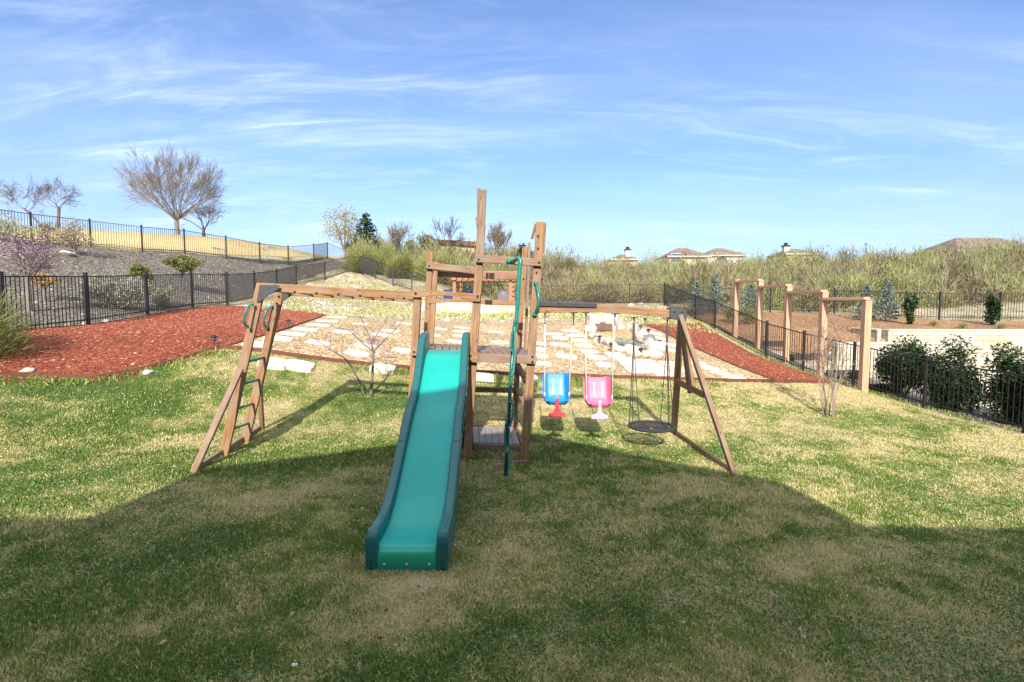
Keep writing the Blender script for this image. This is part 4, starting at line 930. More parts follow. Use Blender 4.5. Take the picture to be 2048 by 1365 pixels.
ring_rocks = [(1186,655,.22),(1183,668,.25),(1190,678,.27),(1203,686,.25),(1217,691,.22),(1229,697,.2),(1237,704,.2),(1254,706,.24),(1268,712,.26),(1292,714,.24),(1306,716,.28),(1310,704,.28),(1300,692,.22),(1285,672,.26),(1270,664,.22),(1256,661,.2),(1243,660,.2),(1232,655,.24),(1228,648,.22),(1277,682,.24),(1316,694,.2)]
ring_rocks.sort(key=lambda q: (math.atan2(-(q[1] - 682) * 2, q[0] - 1250) - 2.2) % 6.283)
for (u, v, s_) in ring_rocks:
    k += 1; rock('pond_rock', G(u, v), (s_ * random.uniform(.9, 1.25), s_ * random.uniform(.7, 1), s_ * random.uniform(.6, .9)), 'pale rock in the pond ring, ' + ORD[k-1] + ' counterclockwise from the waterfall slab', 'rock', M['rock'], PR, seed=k)
for (u, v, s_) in [(1232,690,.24),(1246,690,.2),(1262,692,.22),(1298,684,.26),(1281,700,.22),(1274,708,.18)]:
    k += 1; rock('pond_rock', G(u, v), (s_, s_ * .8, s_ * .7), 'dark grey rock inside the pond, ' + {1232:'leftmost',1246:'second from the left',1262:'third from the left',1274:'fourth from the left',1281:'fifth from the left',1298:'rightmost'}[u], 'rock', M['rock_grey'], PR, seed=k)
q0 = G(1206, 662)
cap = slab(1206, 655, 1.0, .55, .1, 'pond_rock', 'large flat white slab crowning the pond waterfall', 'rock', PR, .1, .12, M['rock']); cap.location.z += .30
for du, s_ in ((-20,.22),(18,.24)):
    k += 1; rock('pond_rock', G(1206 + du, 660), (s_*1.2, s_, s_*1.3), 'pale stacked rock holding up the pond waterfall slab, ' + ('left' if du < 0 else 'right') + ' side', 'rock', M['rock'], PR, seed=k)
wf = MB(); wf.box(q0 + Vector((0, -.1, .12)), (.5, .3, .22)); wfo = setp(wf.build('waterfall_box', flat('brown_box', (.13,.075,.05), .8, var=.3), None, q0, bevel=.01), 'small brown box weir under the white slab at the back of the pond', 'waterfall')
pond_poly = W2([(1200,672),(1222,686),(1240,694),(1262,704),(1285,706),(1300,698),(1290,682),(1268,672),(1240,666),(1215,664)])
sheet('pond_bed', pond_poly, .035, chips('orange_pond_gravel', [(.30,.16,.05),(.48,.28,.11),(.55,.40,.24)], 20), .15)
dk_poly = W2([(1225,688),(1245,696),(1262,694),(1290,690),(1270,683),(1240,682)])
sheet('pond_water', dk_poly, .045, flat('dark_pond_water', (.02,.022,.016), .08, var=.3), .15)
k = 100
for (u, v, s_, lab) in [(296,748,.10,'small pale rock on the grass beside the left mulch edging'),(52,746,.11,'flat pale rock near the front edge of the left red mulch bed'),(268,731,.06,'small pale rock inside the left red mulch bed near its corner'),
      (1280,605+5,.2,'low pile of white rubble at the back fence'),(1262,612,.18,'white rubble stone by the back fence'),(136,512,.3,'pale rock high on the grey mulch hillside'),(175,650,.12,'pale rock against the foot of the left fence'),(216,645,.12,'pale rock at the left fence below the sage shrub')]:
    k += 1; rock('rock', G(u, v), (s_*1.2, s_, s_*.6), lab, 'rock', M['rock'], seed=k)
# teal pot beyond the left fence
q = on(*PXY(346, 622, 17.6)); q.x -= .5; b_ = MB(); b_.tube([q, q + Vector((0,0,.02)), q + Vector((0,0,.17)), q + Vector((0,0,.20)), q + Vector((0,0,.20))], [.10,.11,.13,.145,.12], 18); b_.build('teal_bucket', flat('teal_pot', (.01,.26,.27), .35), None, q); setp(bpy.context.scene.objects['teal_bucket'], 'small teal bucket behind the left fence at the edge of the grey mulch', 'bucket')
# ------------------------------------------------------------ solar path lights
def path_light(u, v, hgt, label):
    q = G(u, v); t = thing('path_light', label, 'garden light', q, 'small stake lights around the beds')
    b_ = MB(); b_.tube([q, q + Vector((0,0,hgt))], .008, 6); b_.build('stake', M['black'], t)
    b_ = MB(); b_.tube([q + Vector((0,0,hgt - .09)), q + Vector((0,0,hgt - .01))], [.028,.04], 10); b_.build('lens', flat('smoked_lens', (.08,.08,.075), .2), t, smooth=True)
    b_ = MB(); b_.tube([q + Vector((0,0,hgt - .012)), q + Vector((0,0,hgt + .005)), q + Vector((0,0,hgt + .03))], [.07,.065,.02], 12); b_.build('cap', M['black'], t, smooth=True)
path_light(429, 695, .22, 'small dark stake light at the front corner of the left red mulch bed')
path_light(577, 661, .24, 'small dark stake light between the left red mulch bed and the diagonal slabs')
for (u, v, lb) in [(1199,690,'left side of the pond rocks'),(1222,706,'front of the pond rocks near the paved slabs'),(1281,667,'back of the pond beside the pale rocks'),(1297,675,'back right corner of the pond rocks'),(1319,699,'far right side of the pond rocks'),(1282,716,'front right corner of the pond rocks'),(1290,652,'tip of the right red mulch bed')]:
    path_light(u, v, .24, 'small dark stake light at the ' + lb)

# ------------------------------------------------------------ cedar frames on the right
cf_ = thing('cedar_frame', 'row of five tall square cedar posts stepping up the slope, linked by flat beams', 'timber frame', on(9.5, 15.0))
pts_ = []
for (u, vt, d, vb) in [(1725,601,13.8,786),(1640,586,15.3,750),(1570,574,17.1,730),(1514,563,18.9,708),(1467,560,20.6,690)]:
    p = P(u, vt, d); x = p.x + .12; zb = tz(x, d) - .1; pts_.append(Vector((x, d, p.z)))
    beam('post', (x, d, zb), (x, d, p.z), .17, .17, M['cedar_new'], cf_, (0,1,0)); c_ = MB(); c_.box((x, d, p.z + .012), (.20, .20, .024)); c_.build('post_cap', M['cedar_new'], cf_)
for a, c in zip(pts_[:-1], pts_[1:]):
    beam('beam', a + Vector((0, .0, .045)), Vector((c.x, c.y - .085, a.z + .05)), .20, .085, M['cedar_new'], cf_, (0,0,1))
# ------------------------------------------------------------ limestone walls
def wall(name, pts, zt, zb, th, label, capw=.06):
    b_ = MB(); t = thing(name, label, 'stone wall', (pts[0][0], pts[0][1], zb)); c_ = MB()
    for a, c in zip(pts[:-1], pts[1:]):
        b_.bar((a[0], a[1], (zt + zb) / 2), (c[0], c[1], (zt + zb) / 2), th, zt - zb); c_.bar((a[0], a[1], zt + .025), (c[0], c[1], zt + .025), th + capw, .05)
    b_.build('blocks', M['wall'], t, bevel=.01); c_.build('cap', M['cap'], t, bevel=.01); return t
wall('retaining_wall', [(13.6,19.1),(29,19.1)], 1.06, -.1, .3, 'upper limestone block retaining wall below the orange mulch on the right')
wall('retaining_wall', [(13.6,19.3),(13.6,20.8)], 1.05, .2, .29, 'short return of limestone blocks at the left end of the upper wall')
wall('retaining_wall', [(14.75,17.2),(29,17.2)], .45, -.6, .3, 'middle limestone block wall with a narrow planting strip behind it')
wall('retaining_wall', [(10.6,17.2),(14.58,17.2)], .72, -.6, .32, 'lower pale limestone wall seen through the right fence')
wall('retaining_wall', [(13.0,15.4),(29,15.4)], -.05, -.9, .3, 'lowest limestone block wall behind the dark green shrubs')
psd = MB(); psd.box((21.8, 18.2, .31), (14.4, 1.6, .1)); setp(psd.build('planting_strip', M['mulch_orange'], None), kind='structure')
# dark timber sleepers at the fence foot
for (x, y, sx) in [(10.0,14.2,.9),(9.8,15.6,1.0),(9.6,17.6,1.1),(9.5,19.4,1.1)]:
    b_ = MB(); z = tz(x, y); b_.box((x + .15, y, z + .08), (sx, .22, .26)); setp(b_.build('planter_edge', flat('dark_sleeper', (.05,.035,.028), .9, var=.3), None, (x, y, z), bevel=.01), 'dark timber sleeper beyond the right fence, ' + {14.2:'nearest',15.6:'second nearest',17.6:'second farthest',19.4:'farthest'}[y], 'sleeper', 'dark sleepers beyond the right fence')

# ------------------------------------------------------------ vegetation
def branchy(mb, p, d, Ln, r, lvl, nseg, nch, ang, upb, rmin, tips, wig=.12, ratio=(.55, .8), c0=.25):
    pts = [Vector(p)]; rr_ = [r]; dd_ = Vector(d).normalized(); st = Ln / nseg
    for i in range(nseg):
        dd_ = (dd_ + Vector((random.gauss(0, wig), random.gauss(0, wig), random.gauss(0, wig) + upb * .12))).normalized(); pts.append(pts[-1] + dd_ * st); rr_.append(max(rmin, r * (1 - .75 * (i + 1) / nseg)))
    mb.tube(pts, rr_, 5 if r > .03 else 3, cap=False); tips.append(pts[-1]); tips.append(pts[len(pts) // 2])
    if lvl <= 0: return
    for k in range(nch):
        t = c0 + (1 - c0) * (k + random.random()) / nch; i = min(nseg - 1, int(t * nseg)); q = pts[i].lerp(pts[i+1], t * nseg - i); base_d = (pts[i+1] - pts[i]).normalized()
        o_ = base_d.orthogonal().normalized(); o_.rotate(Quaternion(base_d, random.uniform(0, 6.283))); a = ang * random.uniform(.6, 1.3)
        nd = base_d * math.cos(a) + o_ * math.sin(a) + Vector((0, 0, upb * .25)); branchy(mb, q, nd, Ln * random.uniform(*ratio) * (1 - .25 * t), rr_[i] * .5, lvl - 1, max(3, nseg - 1), nch, ang, upb, rmin, tips, wig, ratio, c0)
def leaf_rnd(n_): return rs.rand(n_)
# big bare tree beyond the upper fence
def bare_tree(name, label, base, trunk_h, trunk_r, nlimb, Ln, lvl, nch, ang, upb, mat, rmin=.012, lean=(0,0,1), spread=.75, cat='tree', leafc=None, leafn=0, leafs=.06, group=None, ratio=(.55,.8), wig=.1, limb=.42):
    base = Vector(base); t = thing(name, label, cat, base, group); tr_ = MB(); lean = Vector(lean).normalized(); top = base + lean * trunk_h
    tr_.tube([base - lean * .2, base + lean * trunk_h * .5, top], [trunk_r * 1.25, trunk_r, trunk_r * .85], 8, cap=False); tr_.build('trunk', mat, t, smooth=True)
    cr = MB(); tips = []
    for i in range(nlimb):
        a = 2.4 * i + random.random() * .5; e = spread * (.15 + .85 * math.sqrt(((i * 7) % nlimb + .5) / nlimb)); d = Vector((math.cos(a) * math.sin(e), math.sin(a) * math.sin(e), math.cos(e))) + lean * .3
        branchy(cr, top - lean * random.uniform(0, trunk_h * .25), d, Ln * random.uniform(.8, 1.1), trunk_r * limb, lvl, 6, nch, ang, upb, rmin, tips, wig, ratio)
    cr.build('crown', mat, t)
    if leafn:
        tp = np.array([tuple(q) for q in tips]); c = tp[rs.randint(0, len(tp), leafn)] + rs.normal(size=(leafn, 3)) * leafs * 2.2
        leaves('foliage', c, leafs * (.6 + .8 * rs.rand(leafn)), leafc, leaf_rnd(leafn), t)
    return t
bare_tree('bare_tree', 'large bare tree with a wide fan of upright brown branches beyond the upper fence', on(*PXY(356,505,37)), 1.35, .15, 19, 2.9, 3, 6, .42, .15, M['bark_brown'], .006, spread=1.38, leafc=M['leaf_gold'], leafn=200, leafs=.06, limb=.3)
bare_tree('bare_tree', 'small dark bare tree just right of the large bare tree', on(*PXY(409,506,40)), 1.0, .11, 6, 1.7, 3, 5, .6, .3, M['twig'], .007, spread=1.3, wig=.2, limb=.35)
bare_tree('bare_tree', 'crooked bare tree with a leaning dark limb at the far left on the hill', on(*PXY(118,498,30)), 1.2, .08, 5, 1.45, 3, 5, .7, .15, M['twig'], .0055, lean=(.12,0,1), spread=1.2, wig=.24, limb=.3)
bare_tree('bare_tree', 'leaning bare tree with drooping branches at the far left edge', on(*PXY(95,496,28)), 1.6, .055, 5, 1.5, 3, 5, .6, .1, M['twig'], .0055, lean=(-.75,0,.8), spread=1.2, wig=.2, limb=.3)
# redbud sapling on the lawn, hand placed limbs
def sapling(name, label, limbs, d0_, mat, twig_n, twig_L, cat='tree', thick=1.0, zs=.3):
    base = P(limbs[0][0][0][0], limbs[0][0][0][1], d0_); t = thing(name, label, cat, base); tr_ = MB(); tips = []
    for pts, r0, r1, dd_ in limbs:
        q = [P(u, v, d0_ + dd_ * i / max(1, len(pts) - 1)) for i, (u, v) in enumerate(pts)]; q = smoothpath(q, 3); q = [a + Vector((random.gauss(0, .006), random.gauss(0, .006), 0)) * (i > 0) for i, a in enumerate(q)]
        rads = [r0 + (r1 - r0) * i / (len(q) - 1) for i in range(len(q))]; tr_.tube(q, rads, 6, cap=False)
        for k in range(int(twig_n * max(.4, len(pts) / 3))):
            i = random.randint(len(q) // 3, len(q) - 1); dr = Vector((random.gauss(0, 1), random.gauss(0, 1), abs(random.gauss(.5, .7)))); tw = MB()
            branchy(tr_, q[i], dr, twig_L * random.uniform(.4, 1.2), .004 * thick, 1, 3, 2, .6, .3, .0022 * thick, tips, .15)
    tr_.build('trunk', mat, t, smooth=True); return t, tips
t, tips = sapling('redbud_sapling', 'thin redbud sapling with purple blossom on the lawn left of the slide',
  [([(744,832),(742,790),(745,750),(746,715),(748,702)], .035, .02, .0), ([(738,830),(728,790),(712,750),(694,722),(670,705),(646,690),(632,678)], .022, .004, -.5),
   ([(748,703),(738,672),(726,645),(718,628),(714,613)], .014, .003, .3), ([(749,702),(765,685),(790,660),(806,640),(815,632)], .014, .003, .4), ([(747,705),(730,690),(707,670),(695,660),(680,658)], .013, .003, -.3),
   ([(746,722),(768,712),(790,716),(800,712)], .010, .003, .2), ([(744,795),(770,780),(792,772),(810,768)], .010, .003, -.2), ([(716,758),(704,735),(690,718),(684,705)], .010, .003, .2), ([(744,700),(745,680),(760,660),(772,645)], .010, .003, -.3)], 9.55, M['twig'], 3, .22)
nbz = 700; cc1 = ell(nbz, P(748,682,9.5), (.24,.22,.15), .2); tp = np.array([tuple(q) for q in tips]); cc2 = tp[rs.randint(0, len(tp), 380)] + rs.normal(size=(380,3)) * .02
leaves('blossom', np.vstack([cc1[:420], cc2]), .022, M['leaf_purple'], rs.rand(420 + 380), t)
# bare multi stem shrub on the right of the lawn
sb = on(*PXY(1658, 838, 10.6)); t = thing('bare_shrub', 'leafless many stemmed shrub on the lawn in front of the right fence', 'shrub', sb); br_ = MB(); tips = []
for i in range(10):
    a = random.uniform(0, 6.283); e = random.uniform(.03, .30); d = Vector((math.cos(a) * math.sin(e), math.sin(a) * math.sin(e), math.cos(e)))
    branchy(br_, sb + Vector((math.cos(a) * .07, math.sin(a) * .07, -.03)), d, random.uniform(1.3, 1.95), .014, 3, 6, 4, .5, .2, .0036, tips, .08, (.28, .45), .3)
br_.build('stem', flat('pale_bark', (.25,.19,.155), .95, var=.25, scale=20), t)
tp = np.array([tuple(q) for q in tips]); leaves('foliage', tp[rs.randint(0, len(tp), 420)] + rs.normal(size=(420,3)) * .03, .022, M['leaf_grey'], rs.rand(420), t)
def leafy(name, label, base, r, n_, size, mat, stem=.0, cat='shrub', aspect=.55, lumps=7, stem_r=.03, group=None, shell=.45, up=None, smat=None, leanx=0):
    base = Vector(base); t = thing(name, label, cat, base, group); st_ = MB(); c0_ = base + Vector((leanx, 0, stem + r[2] * .92))
    if stem > .05: st_.tube([base - Vector((0,0,.1)), base + Vector((leanx*.5,0,stem*.6)), c0_], [stem_r*1.2, stem_r, stem_r*.6], 7, cap=False)
    cs_ = []
    for i in range(lumps):
        dv = unit(rs.normal(size=(1,3)))[0] * np.array(r) * .6; lc = np.array(c0_) + dv; cs_.append(ell(n_ // lumps, lc, np.array(r) * (.42 + .25 * rs.rand()), shell))
        o_ = base + Vector((0, 0, stem * .5)); st_.tube([o_, o_.lerp(Vector(lc), .5) + Vector((0,0,.05)), Vector(lc)], [stem_r*.6, stem_r*.45, stem_r*.2], 5, cap=False)
    st_.build('stem', smat or M['bark'], t, smooth=True); c = np.vstack(cs_); c[:, 2] = np.maximum(c[:, 2], base.z + .02); n2 = len(c)
    U_ = None
    if up is not None: U_ = unit(c - np.array(base)) + rs.normal(size=(n2, 3)) * up + np.array([0, 0, .5])
    leaves('foliage', c, size * (.6 + .8 * rs.rand(n2)), mat, np.clip(rs.rand(n2) * .75 + .25 * (c[:, 2] - base.z) / (stem + 2 * r[2]), 0, 1), t, aspect=aspect, up=U_)
    return t
# hillside shrubs behind the left fence
leafy('sage_shrub', 'wide grey green sage shrub close behind the left fence', on(-11.75, 15.6), (.95,.8,.62), 5200, .07, M['leaf_sage'])
leafy('sage_shrub', 'smaller grey sage shrub behind the left fence near the teal bucket', on(-11.6, 17.3), (.55,.5,.4), 2200, .065, M['leaf_sage'])
leafy('green_shrub', 'small olive green shrub halfway up the grey mulch hillside', on(*PXY(283,549,19.5)), (.42,.4,.50), 1500, .09, M['leaf_photinia'])
leafy('small_tree', 'small photinia tree with a thin trunk and a wide green crown on the hillside', on(*PXY(360,556,21)), (.75,.65,.36), 2200, .10, M['leaf_photinia'], .75, 'tree')
leafy('grey_bush', 'twiggy olive bush with a pale stem just below the upper fence', on(*PXY(150,506,22)), (.85,.7,.62), 1900, .07, M['leaf_grey'], .35, stem_r=.035)
leafy('grey_bush', 'pale grey green bush at the far left edge against the upper fence', on(*PXY(15,500,21.5)), (1.1,.8,.55), 3000, .07, M['leaf_sage'])
leafy('grey_bush', 'dry grey bush between the far left bush and the olive bush', on(*PXY(100,495,23.5)), (.7,.6,.5), 1500, .07, M['leaf_grey'])
# redbud tree in bloom
rb_ = on(*PXY(60,640,13.2)); t = bare_tree('redbud_tree', 'redbud tree covered in purple blossom behind the left fence', rb_, .95, .06, 7, .72, 2, 5, .6, .1, M['bark'], .006, spread=1.5, leafc=M['leaf_purple'], leafn=1500, leafs=.045, wig=.14)
leafy('gold_bush', 'small golden leaved bush beside the trunk of the purple redbud', on(*PXY(88,590,14.6)), (.42,.3,.2), 700, .06, M['leaf_gold'], .45)
# feathery plant at the lower left in front of the fence
def feathery(name, label, base, r, n_, L0, L1, mat, wdt=.01, spreadk=.6, cat='shrub', group=None, parent=None, zmix=True, kindp=None, nm='foliage'):
    base = np.array(base); th = rs.rand(n_) * 6.283; e = rs.rand(n_) ** .7 * spreadk * 1.4; d = np.stack([np.cos(th) * np.sin(e), np.sin(th) * np.sin(e), np.cos(e)], 1)
    s_ = rs.rand(n_, 1) ** .6; o_ = base + d * s_ * np.array(r) * (.9 if True else 1) + rs.normal(size=(n_, 3)) * np.array(r) * .09; Ln = L0 + (L1 - L0) * rs.rand(n_)
    dir_ = unit(d + rs.normal(size=(n_, 3)) * .22 + np.array([0, 0, .25])); sd_ = unit(np.cross(dir_, rs.normal(size=(n_, 3)))) * (wdt * (.6 + .8 * rs.rand(n_)))[:, None] / 2
    o_[:, 2] = np.maximum(o_[:, 2], base[2]); V = np.stack([o_ - sd_, o_ + sd_, o_ + dir_ * Ln[:, None]], 1).reshape(-1, 3)
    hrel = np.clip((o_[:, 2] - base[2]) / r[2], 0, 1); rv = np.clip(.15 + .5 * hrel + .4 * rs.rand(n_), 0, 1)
    return V, np.repeat(rv, 3)
def feathery_thing(name, label, base, r, n_, L0, L1, mat, wdt=.01, spreadk=.6, cat='shrub', group=None):
    base = Vector(base); t = thing(name, label, cat, base, group); lumps_ = 9 if n_ > 5000 and r[2] > 1.6 else 1; VV, RR = [], []
    for q_ in range(lumps_):
        if lumps_ == 1: V, rv = feathery(name, label, base, r, n_, L0, L1, mat, wdt, spreadk)
        else:
            a = 2.4 * q_; o3 = base + Vector((math.cos(a) * r[0] * .55 * (q_ / lumps_) ** .5 * 1.3, math.sin(a) * r[1] * .5 * (q_ / lumps_) ** .5, 0)); k3 = random.uniform(.55, 1.05)
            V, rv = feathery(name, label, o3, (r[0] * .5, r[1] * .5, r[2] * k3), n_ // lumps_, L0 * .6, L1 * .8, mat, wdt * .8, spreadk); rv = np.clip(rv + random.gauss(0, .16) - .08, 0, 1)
        VV.append(V); RR.append(rv)
    V = np.vstack(VV); rv = np.concatenate(RR)
    st_ = MB()
    for i in range(9):
        a = random.uniform(0, 6.283); e = random.uniform(.05, spreadk); st_.tube([base, base + Vector((math.cos(a) * math.sin(e) * r[0] * .5, math.sin(a) * math.sin(e) * r[1] * .5, r[2] * .45)), base + Vector((math.cos(a) * math.sin(e) * r[0], math.sin(a) * math.sin(e) * r[1], r[2] * .85))], [.02,.013,.006], 5, cap=False)
    st_.build('stem', M['bark'], t); np_mesh('foliage', V, np.arange(len(V)), 3, mat, {'rnd': rv}, t); return t
feathery_thing('feathery_shrub', 'feathery green shrub at the left edge in front of the left fence', on(-9.35, 9.0, -.02), (1.0,.8,1.25), 5200, .12, .32, M['leaf_feather'], .012, 1.0)
# trees above the brush
leafy('yellow_tree', 'airy tree with yellowing leaves left of the dark conifer on the ridge', on(*PXY(690,505,47)), (2.0,1.5,1.7), 2300, .14, M['leaf_yellow'], 1.2, 'tree', stem_r=.08, lumps=11)
def conifer(name, label, base, hgt, rad, n_, size, mat, cat='tree', group=None, droop=-.15):
    base = Vector(base); t = thing(name, label, cat, base, group); b_ = MB(); b_.tube([base - Vector((0,0,.1)), base + Vector((0,0,hgt))], [rad * .07, .008], 6, cap=False); b_.build('trunk', M['bark'], t)
    cs_, us_ = [], []; nbr = 70
    for i in range(nbr):
        h_ = hgt * (.06 + .93 * (i / nbr)); rl = rad * (1 - (h_ / hgt)) ** .8 * random.uniform(.65, 1.1) + .04 * rad; a = i * 2.4; m_ = max(4, int(n_ / nbr * (rl / rad + .25)))
        s_ = rs.rand(m_, 1) ** .7; d = np.array([math.cos(a), math.sin(a), .18]); c = np.array(base) + np.array([0, 0, h_]) + d * s_ * rl + rs.normal(size=(m_, 3)) * rad * .055; cs_.append(c); us_.append(np.tile(d, (m_, 1)) + rs.normal(size=(m_, 3)) * .6)
    c = np.vstack(cs_); leaves('foliage', c, size * (.6 + .8 * rs.rand(len(c))), mat, rs.rand(len(c)), t, aspect=.35, up=np.vstack(us_)); return t
conifer('conifer', 'dark pointed conifer standing beside the yellowing tree on the ridge', on(*PXY(733,500,46)), 4.0, 1.9, 2600, .30, M['leaf_dark'])
leafy('round_tree', 'dark green rounded treetop showing above the willow bushes', on(*PXY(842,500,49)), (1.6,1.2,1.2), 1500, .2, M['leaf_green'], .4, 'tree', stem_r=.08)
bare_tree('bare_tree', 'thin bare tree with wispy branches behind the left tower posts', on(*PXY(893,505,49)), 1.4, .06, 6, 1.9, 3, 4, .45, .2, M['twig'], .012, spread=.9)
bare_tree('bare_tree', 'grey bare tree rising between the two willow bushes', on(*PXY(797,520,43)), 1.1, .06, 7, 1.7, 3, 4, .45, .4, M['bark'], .012, spread=.8, leafc=M['leaf_grey'], leafn=900, leafs=.09)
bare_tree('bare_tree', 'cone shaped greyish tree with sparse leaves just right of the tall tower post', on(*PXY(993,505,50)), 1.1, .06, 9, 1.9, 3, 5, .4, .7, M['bark'], .012, spread=.55, leafc=M['leaf_grey'], leafn=1500, leafs=.10)
conifer('conifer', 'dark green spiky conifer top beside the right tower post', on(*PXY(1046,520,47)), 2.7, 1.7, 1500, .4, M['leaf_dark'])
for (u, v, d, r, lab) in [(735,545,39,(2.1,1.6,2.4),'large rounded yellow green willow bush, leftmost of the row behind the sloping fence'),(870,560,37,(2.0,1.6,2.6),'tall yellow green willow bush behind the left tower posts'),(800,560,37,(1.1,1.2,2.0),'loose willow bush between the two large ones')]:
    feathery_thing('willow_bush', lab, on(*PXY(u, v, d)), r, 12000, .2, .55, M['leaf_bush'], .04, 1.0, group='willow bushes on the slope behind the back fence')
# brush covering the slope: nobody could count it
Vs, Rs_ = [], []; cnt = 0; tries = 0
bx = []
while cnt < 1500 and tries < 20000:
    tries += 1; y = 31.8 + 30 * random.random() ** 1.1; x = random.uniform(-.30, 1.12) * y
    lim = 32.2 - .03 * x if x < 8.5 else max(24.6, 31.0 - .62 * (x - 8.5) + 1.2)
    if x > 22: lim = 25.5
    if y < lim: continue
    if x < -3 and y < 33.5 - (x + 3) * 1.0: continue
    bx.append((x, y)); cnt += 1
for y_, x0, x1 in [(26.2, 15, 34), (27.5, 13.5, 38), (29.3, 11, 40)]:
    for x in np.arange(x0, x1, 1.1): bx.append((x + random.uniform(-.4, .4), y_ + random.uniform(-.5, .5) + 1.2))
for _ in range(60): bx.append((random.uniform(-9, 3), random.uniform(44, 50)))
bx = np.array(bx); bz = TZ(bx[:, 0], bx[:, 1])
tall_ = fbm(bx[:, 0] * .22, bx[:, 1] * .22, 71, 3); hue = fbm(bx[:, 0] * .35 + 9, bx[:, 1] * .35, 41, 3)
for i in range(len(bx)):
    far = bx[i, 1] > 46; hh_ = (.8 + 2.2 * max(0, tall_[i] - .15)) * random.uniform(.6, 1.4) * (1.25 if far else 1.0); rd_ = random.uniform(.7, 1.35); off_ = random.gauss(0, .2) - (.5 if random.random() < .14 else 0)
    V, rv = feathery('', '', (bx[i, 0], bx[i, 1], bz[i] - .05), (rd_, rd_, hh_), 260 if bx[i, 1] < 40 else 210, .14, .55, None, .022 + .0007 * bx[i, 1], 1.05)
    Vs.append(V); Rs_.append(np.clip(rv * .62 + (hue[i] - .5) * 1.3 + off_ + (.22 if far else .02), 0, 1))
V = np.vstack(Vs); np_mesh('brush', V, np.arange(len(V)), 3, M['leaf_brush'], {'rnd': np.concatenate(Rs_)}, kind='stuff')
# bare stems inside the brush
sm = MB(); tips = []
for i in range(70):
    x, y = bx[random.randrange(len(bx))]
    if y > 38: continue
    b0_ = on(x, y); branchy(sm, b0_, (random.gauss(0, .5), random.gauss(0, .4), 1), random.uniform(1.4, 2.4), .022, 2, 5, 3, .5, .1, .008, tips, .15)
setp(sm.build('brush_stems', M['bark'], None), kind='stuff')
# right yard plants
SPR = 'young blue spruces beyond the right fence'
for (u, v, d, h_, r, lab) in [(1392,650,26.5,1.75,.62,'blue grey spruce nearest the back corner of the fences'),(1428,645,27.0,2.0,.7,'taller blue grey spruce just right of the corner one'),(1500,640,26,1.6,.6,'blue grey spruce behind the farthest cedar post'),(1731,645,22.8,1.6,.5,'slim blue grey spruce behind the nearest cedar post'),(1771,646,22.5,1.75,.62,'full blue grey spruce right of the nearest cedar post')]:
    conifer('blue_spruce', lab, on(*PXY(u, v, d)), h_, r, 1900, .11, M['leaf_spruce'], group=SPR)
for (u, v, d, lab) in [(1819,655,21.4,'narrow dark green magnolia above the upper limestone wall, left one'),(1981,655,21.2,'narrow dark green magnolia above the upper limestone wall, right one')]:
    leafy('young_magnolia', lab, on(*PXY(u, v, d)), (.27,.27,.60), 900, .12, M['leaf_dark'], .08, 'tree', lumps=9, group='young magnolias in the orange mulch')
leafy('brown_bush', 'rounded olive brown bush behind the two farthest cedar posts', on(*PXY(1482,650,24)), (.75,.6,.5), 2200, .06, M['leaf_gold'] if False else M['leaf_photinia'])
for i, (x, y, r) in enumerate([(10.35,13.7,(.7,.6,.80)),(10.62,12.5,(.74,.6,.86)),(11.05,11.5,(.76,.6,.9)),(11.4,10.5,(.76,.6,.88))]):
    leafy('holly_shrub', 'dark green leafy shrub in the row behind the right fence, ' + ['farthest one','second farthest','second nearest','nearest one'][i], on(x, y), r, 10500, .07, M['leaf_dark'], .0, group='dark shrubs behind the right fence', lumps=10, shell=.3)
for (u, d, lab) in [(1880,17.9,'left end'),(1913,17.9,'second from the left'),(1955,17.8,'middle'),(1995,17.8,'second from the right'),(2030,17.8,'right end')]:
    x = PXY(u, 700, d)[0]; feathery_thing('grass_tuft', 'small green tuft in the strip between the limestone walls, ' + lab, (x, d, .36), (.22,.2,.16), 220, .06, .14, M['leaf_feather'], .016, .9, 'plant', 'tufts between the limestone walls')
# low plants in the orange mulch
for (u, v, d, lab) in [(1925,658,20.0,'beside the right magnolia'),(1868,652,20.8,'between the two magnolias'),(2000,660,19.8,'below the right magnolia')]:
    feathery_thing('small_plant', 'small olive plant in the orange mulch ' + lab, on(*PXY(u, v, d), .04), (.25,.2,.2), 160, .06, .14, M['leaf_bush'], .016, .9, 'plant')

# ------------------------------------------------------------ patio wall, pergola and chairs at the back of the yard
wall('patio_wall', [PXY(838, 610, 25.2), PXY(1033, 610, 25.2)], P(930,604,25.2).z, tz(-2,25)-.3, .3, 'low curved looking white limestone wall in front of the far patio')
pg = thing('pergola', 'reddish timber pergola with slatted roof behind the play tower', 'pergola', on(-1.6, 27.6))
RW = wood('red_cedar', (.22,.085,.05), (.36,.16,.09), (.46,.24,.15), .1)
for (u, d) in [(909,26.6),(923,29.0),(1021,26.6),(1026,29.0)]:
    x, y = PXY(u, 600, d); beam('post', on(x, y, -.1), (x, y, P(u, 556, d).z), .16, .16, RW, pg, (0,1,0))
zt = P(960, 557, 26.6).z
for (d, u0, u1) in [(26.5,900,1034),(29.0,912,1036)]:
    for s_ in (-.1, .1): a = P(u0, 556, d); c = P(u1, 556, d); beam('beam', (a.x, d + s_, zt), (c.x, d + s_, zt), .04, .2, RW, pg, (0,0,1))
xa = P(902, 550, 26.6).x; xb = P(1032, 550, 26.6).x
for i in range(12):
    x = xa + (xb - xa) * i / 11; beam('rafter', (x, 25.9, zt + .19), (x, 29.7, zt + .19), .05, .16, RW, pg, (0,0,1))
for i in range(9):
    y = 26.1 + i * .43; beam('slat', (xa - .25, y, zt + .30), (xb + .25, y, zt + .30), .04, .05, RW, pg, (0,0,1))
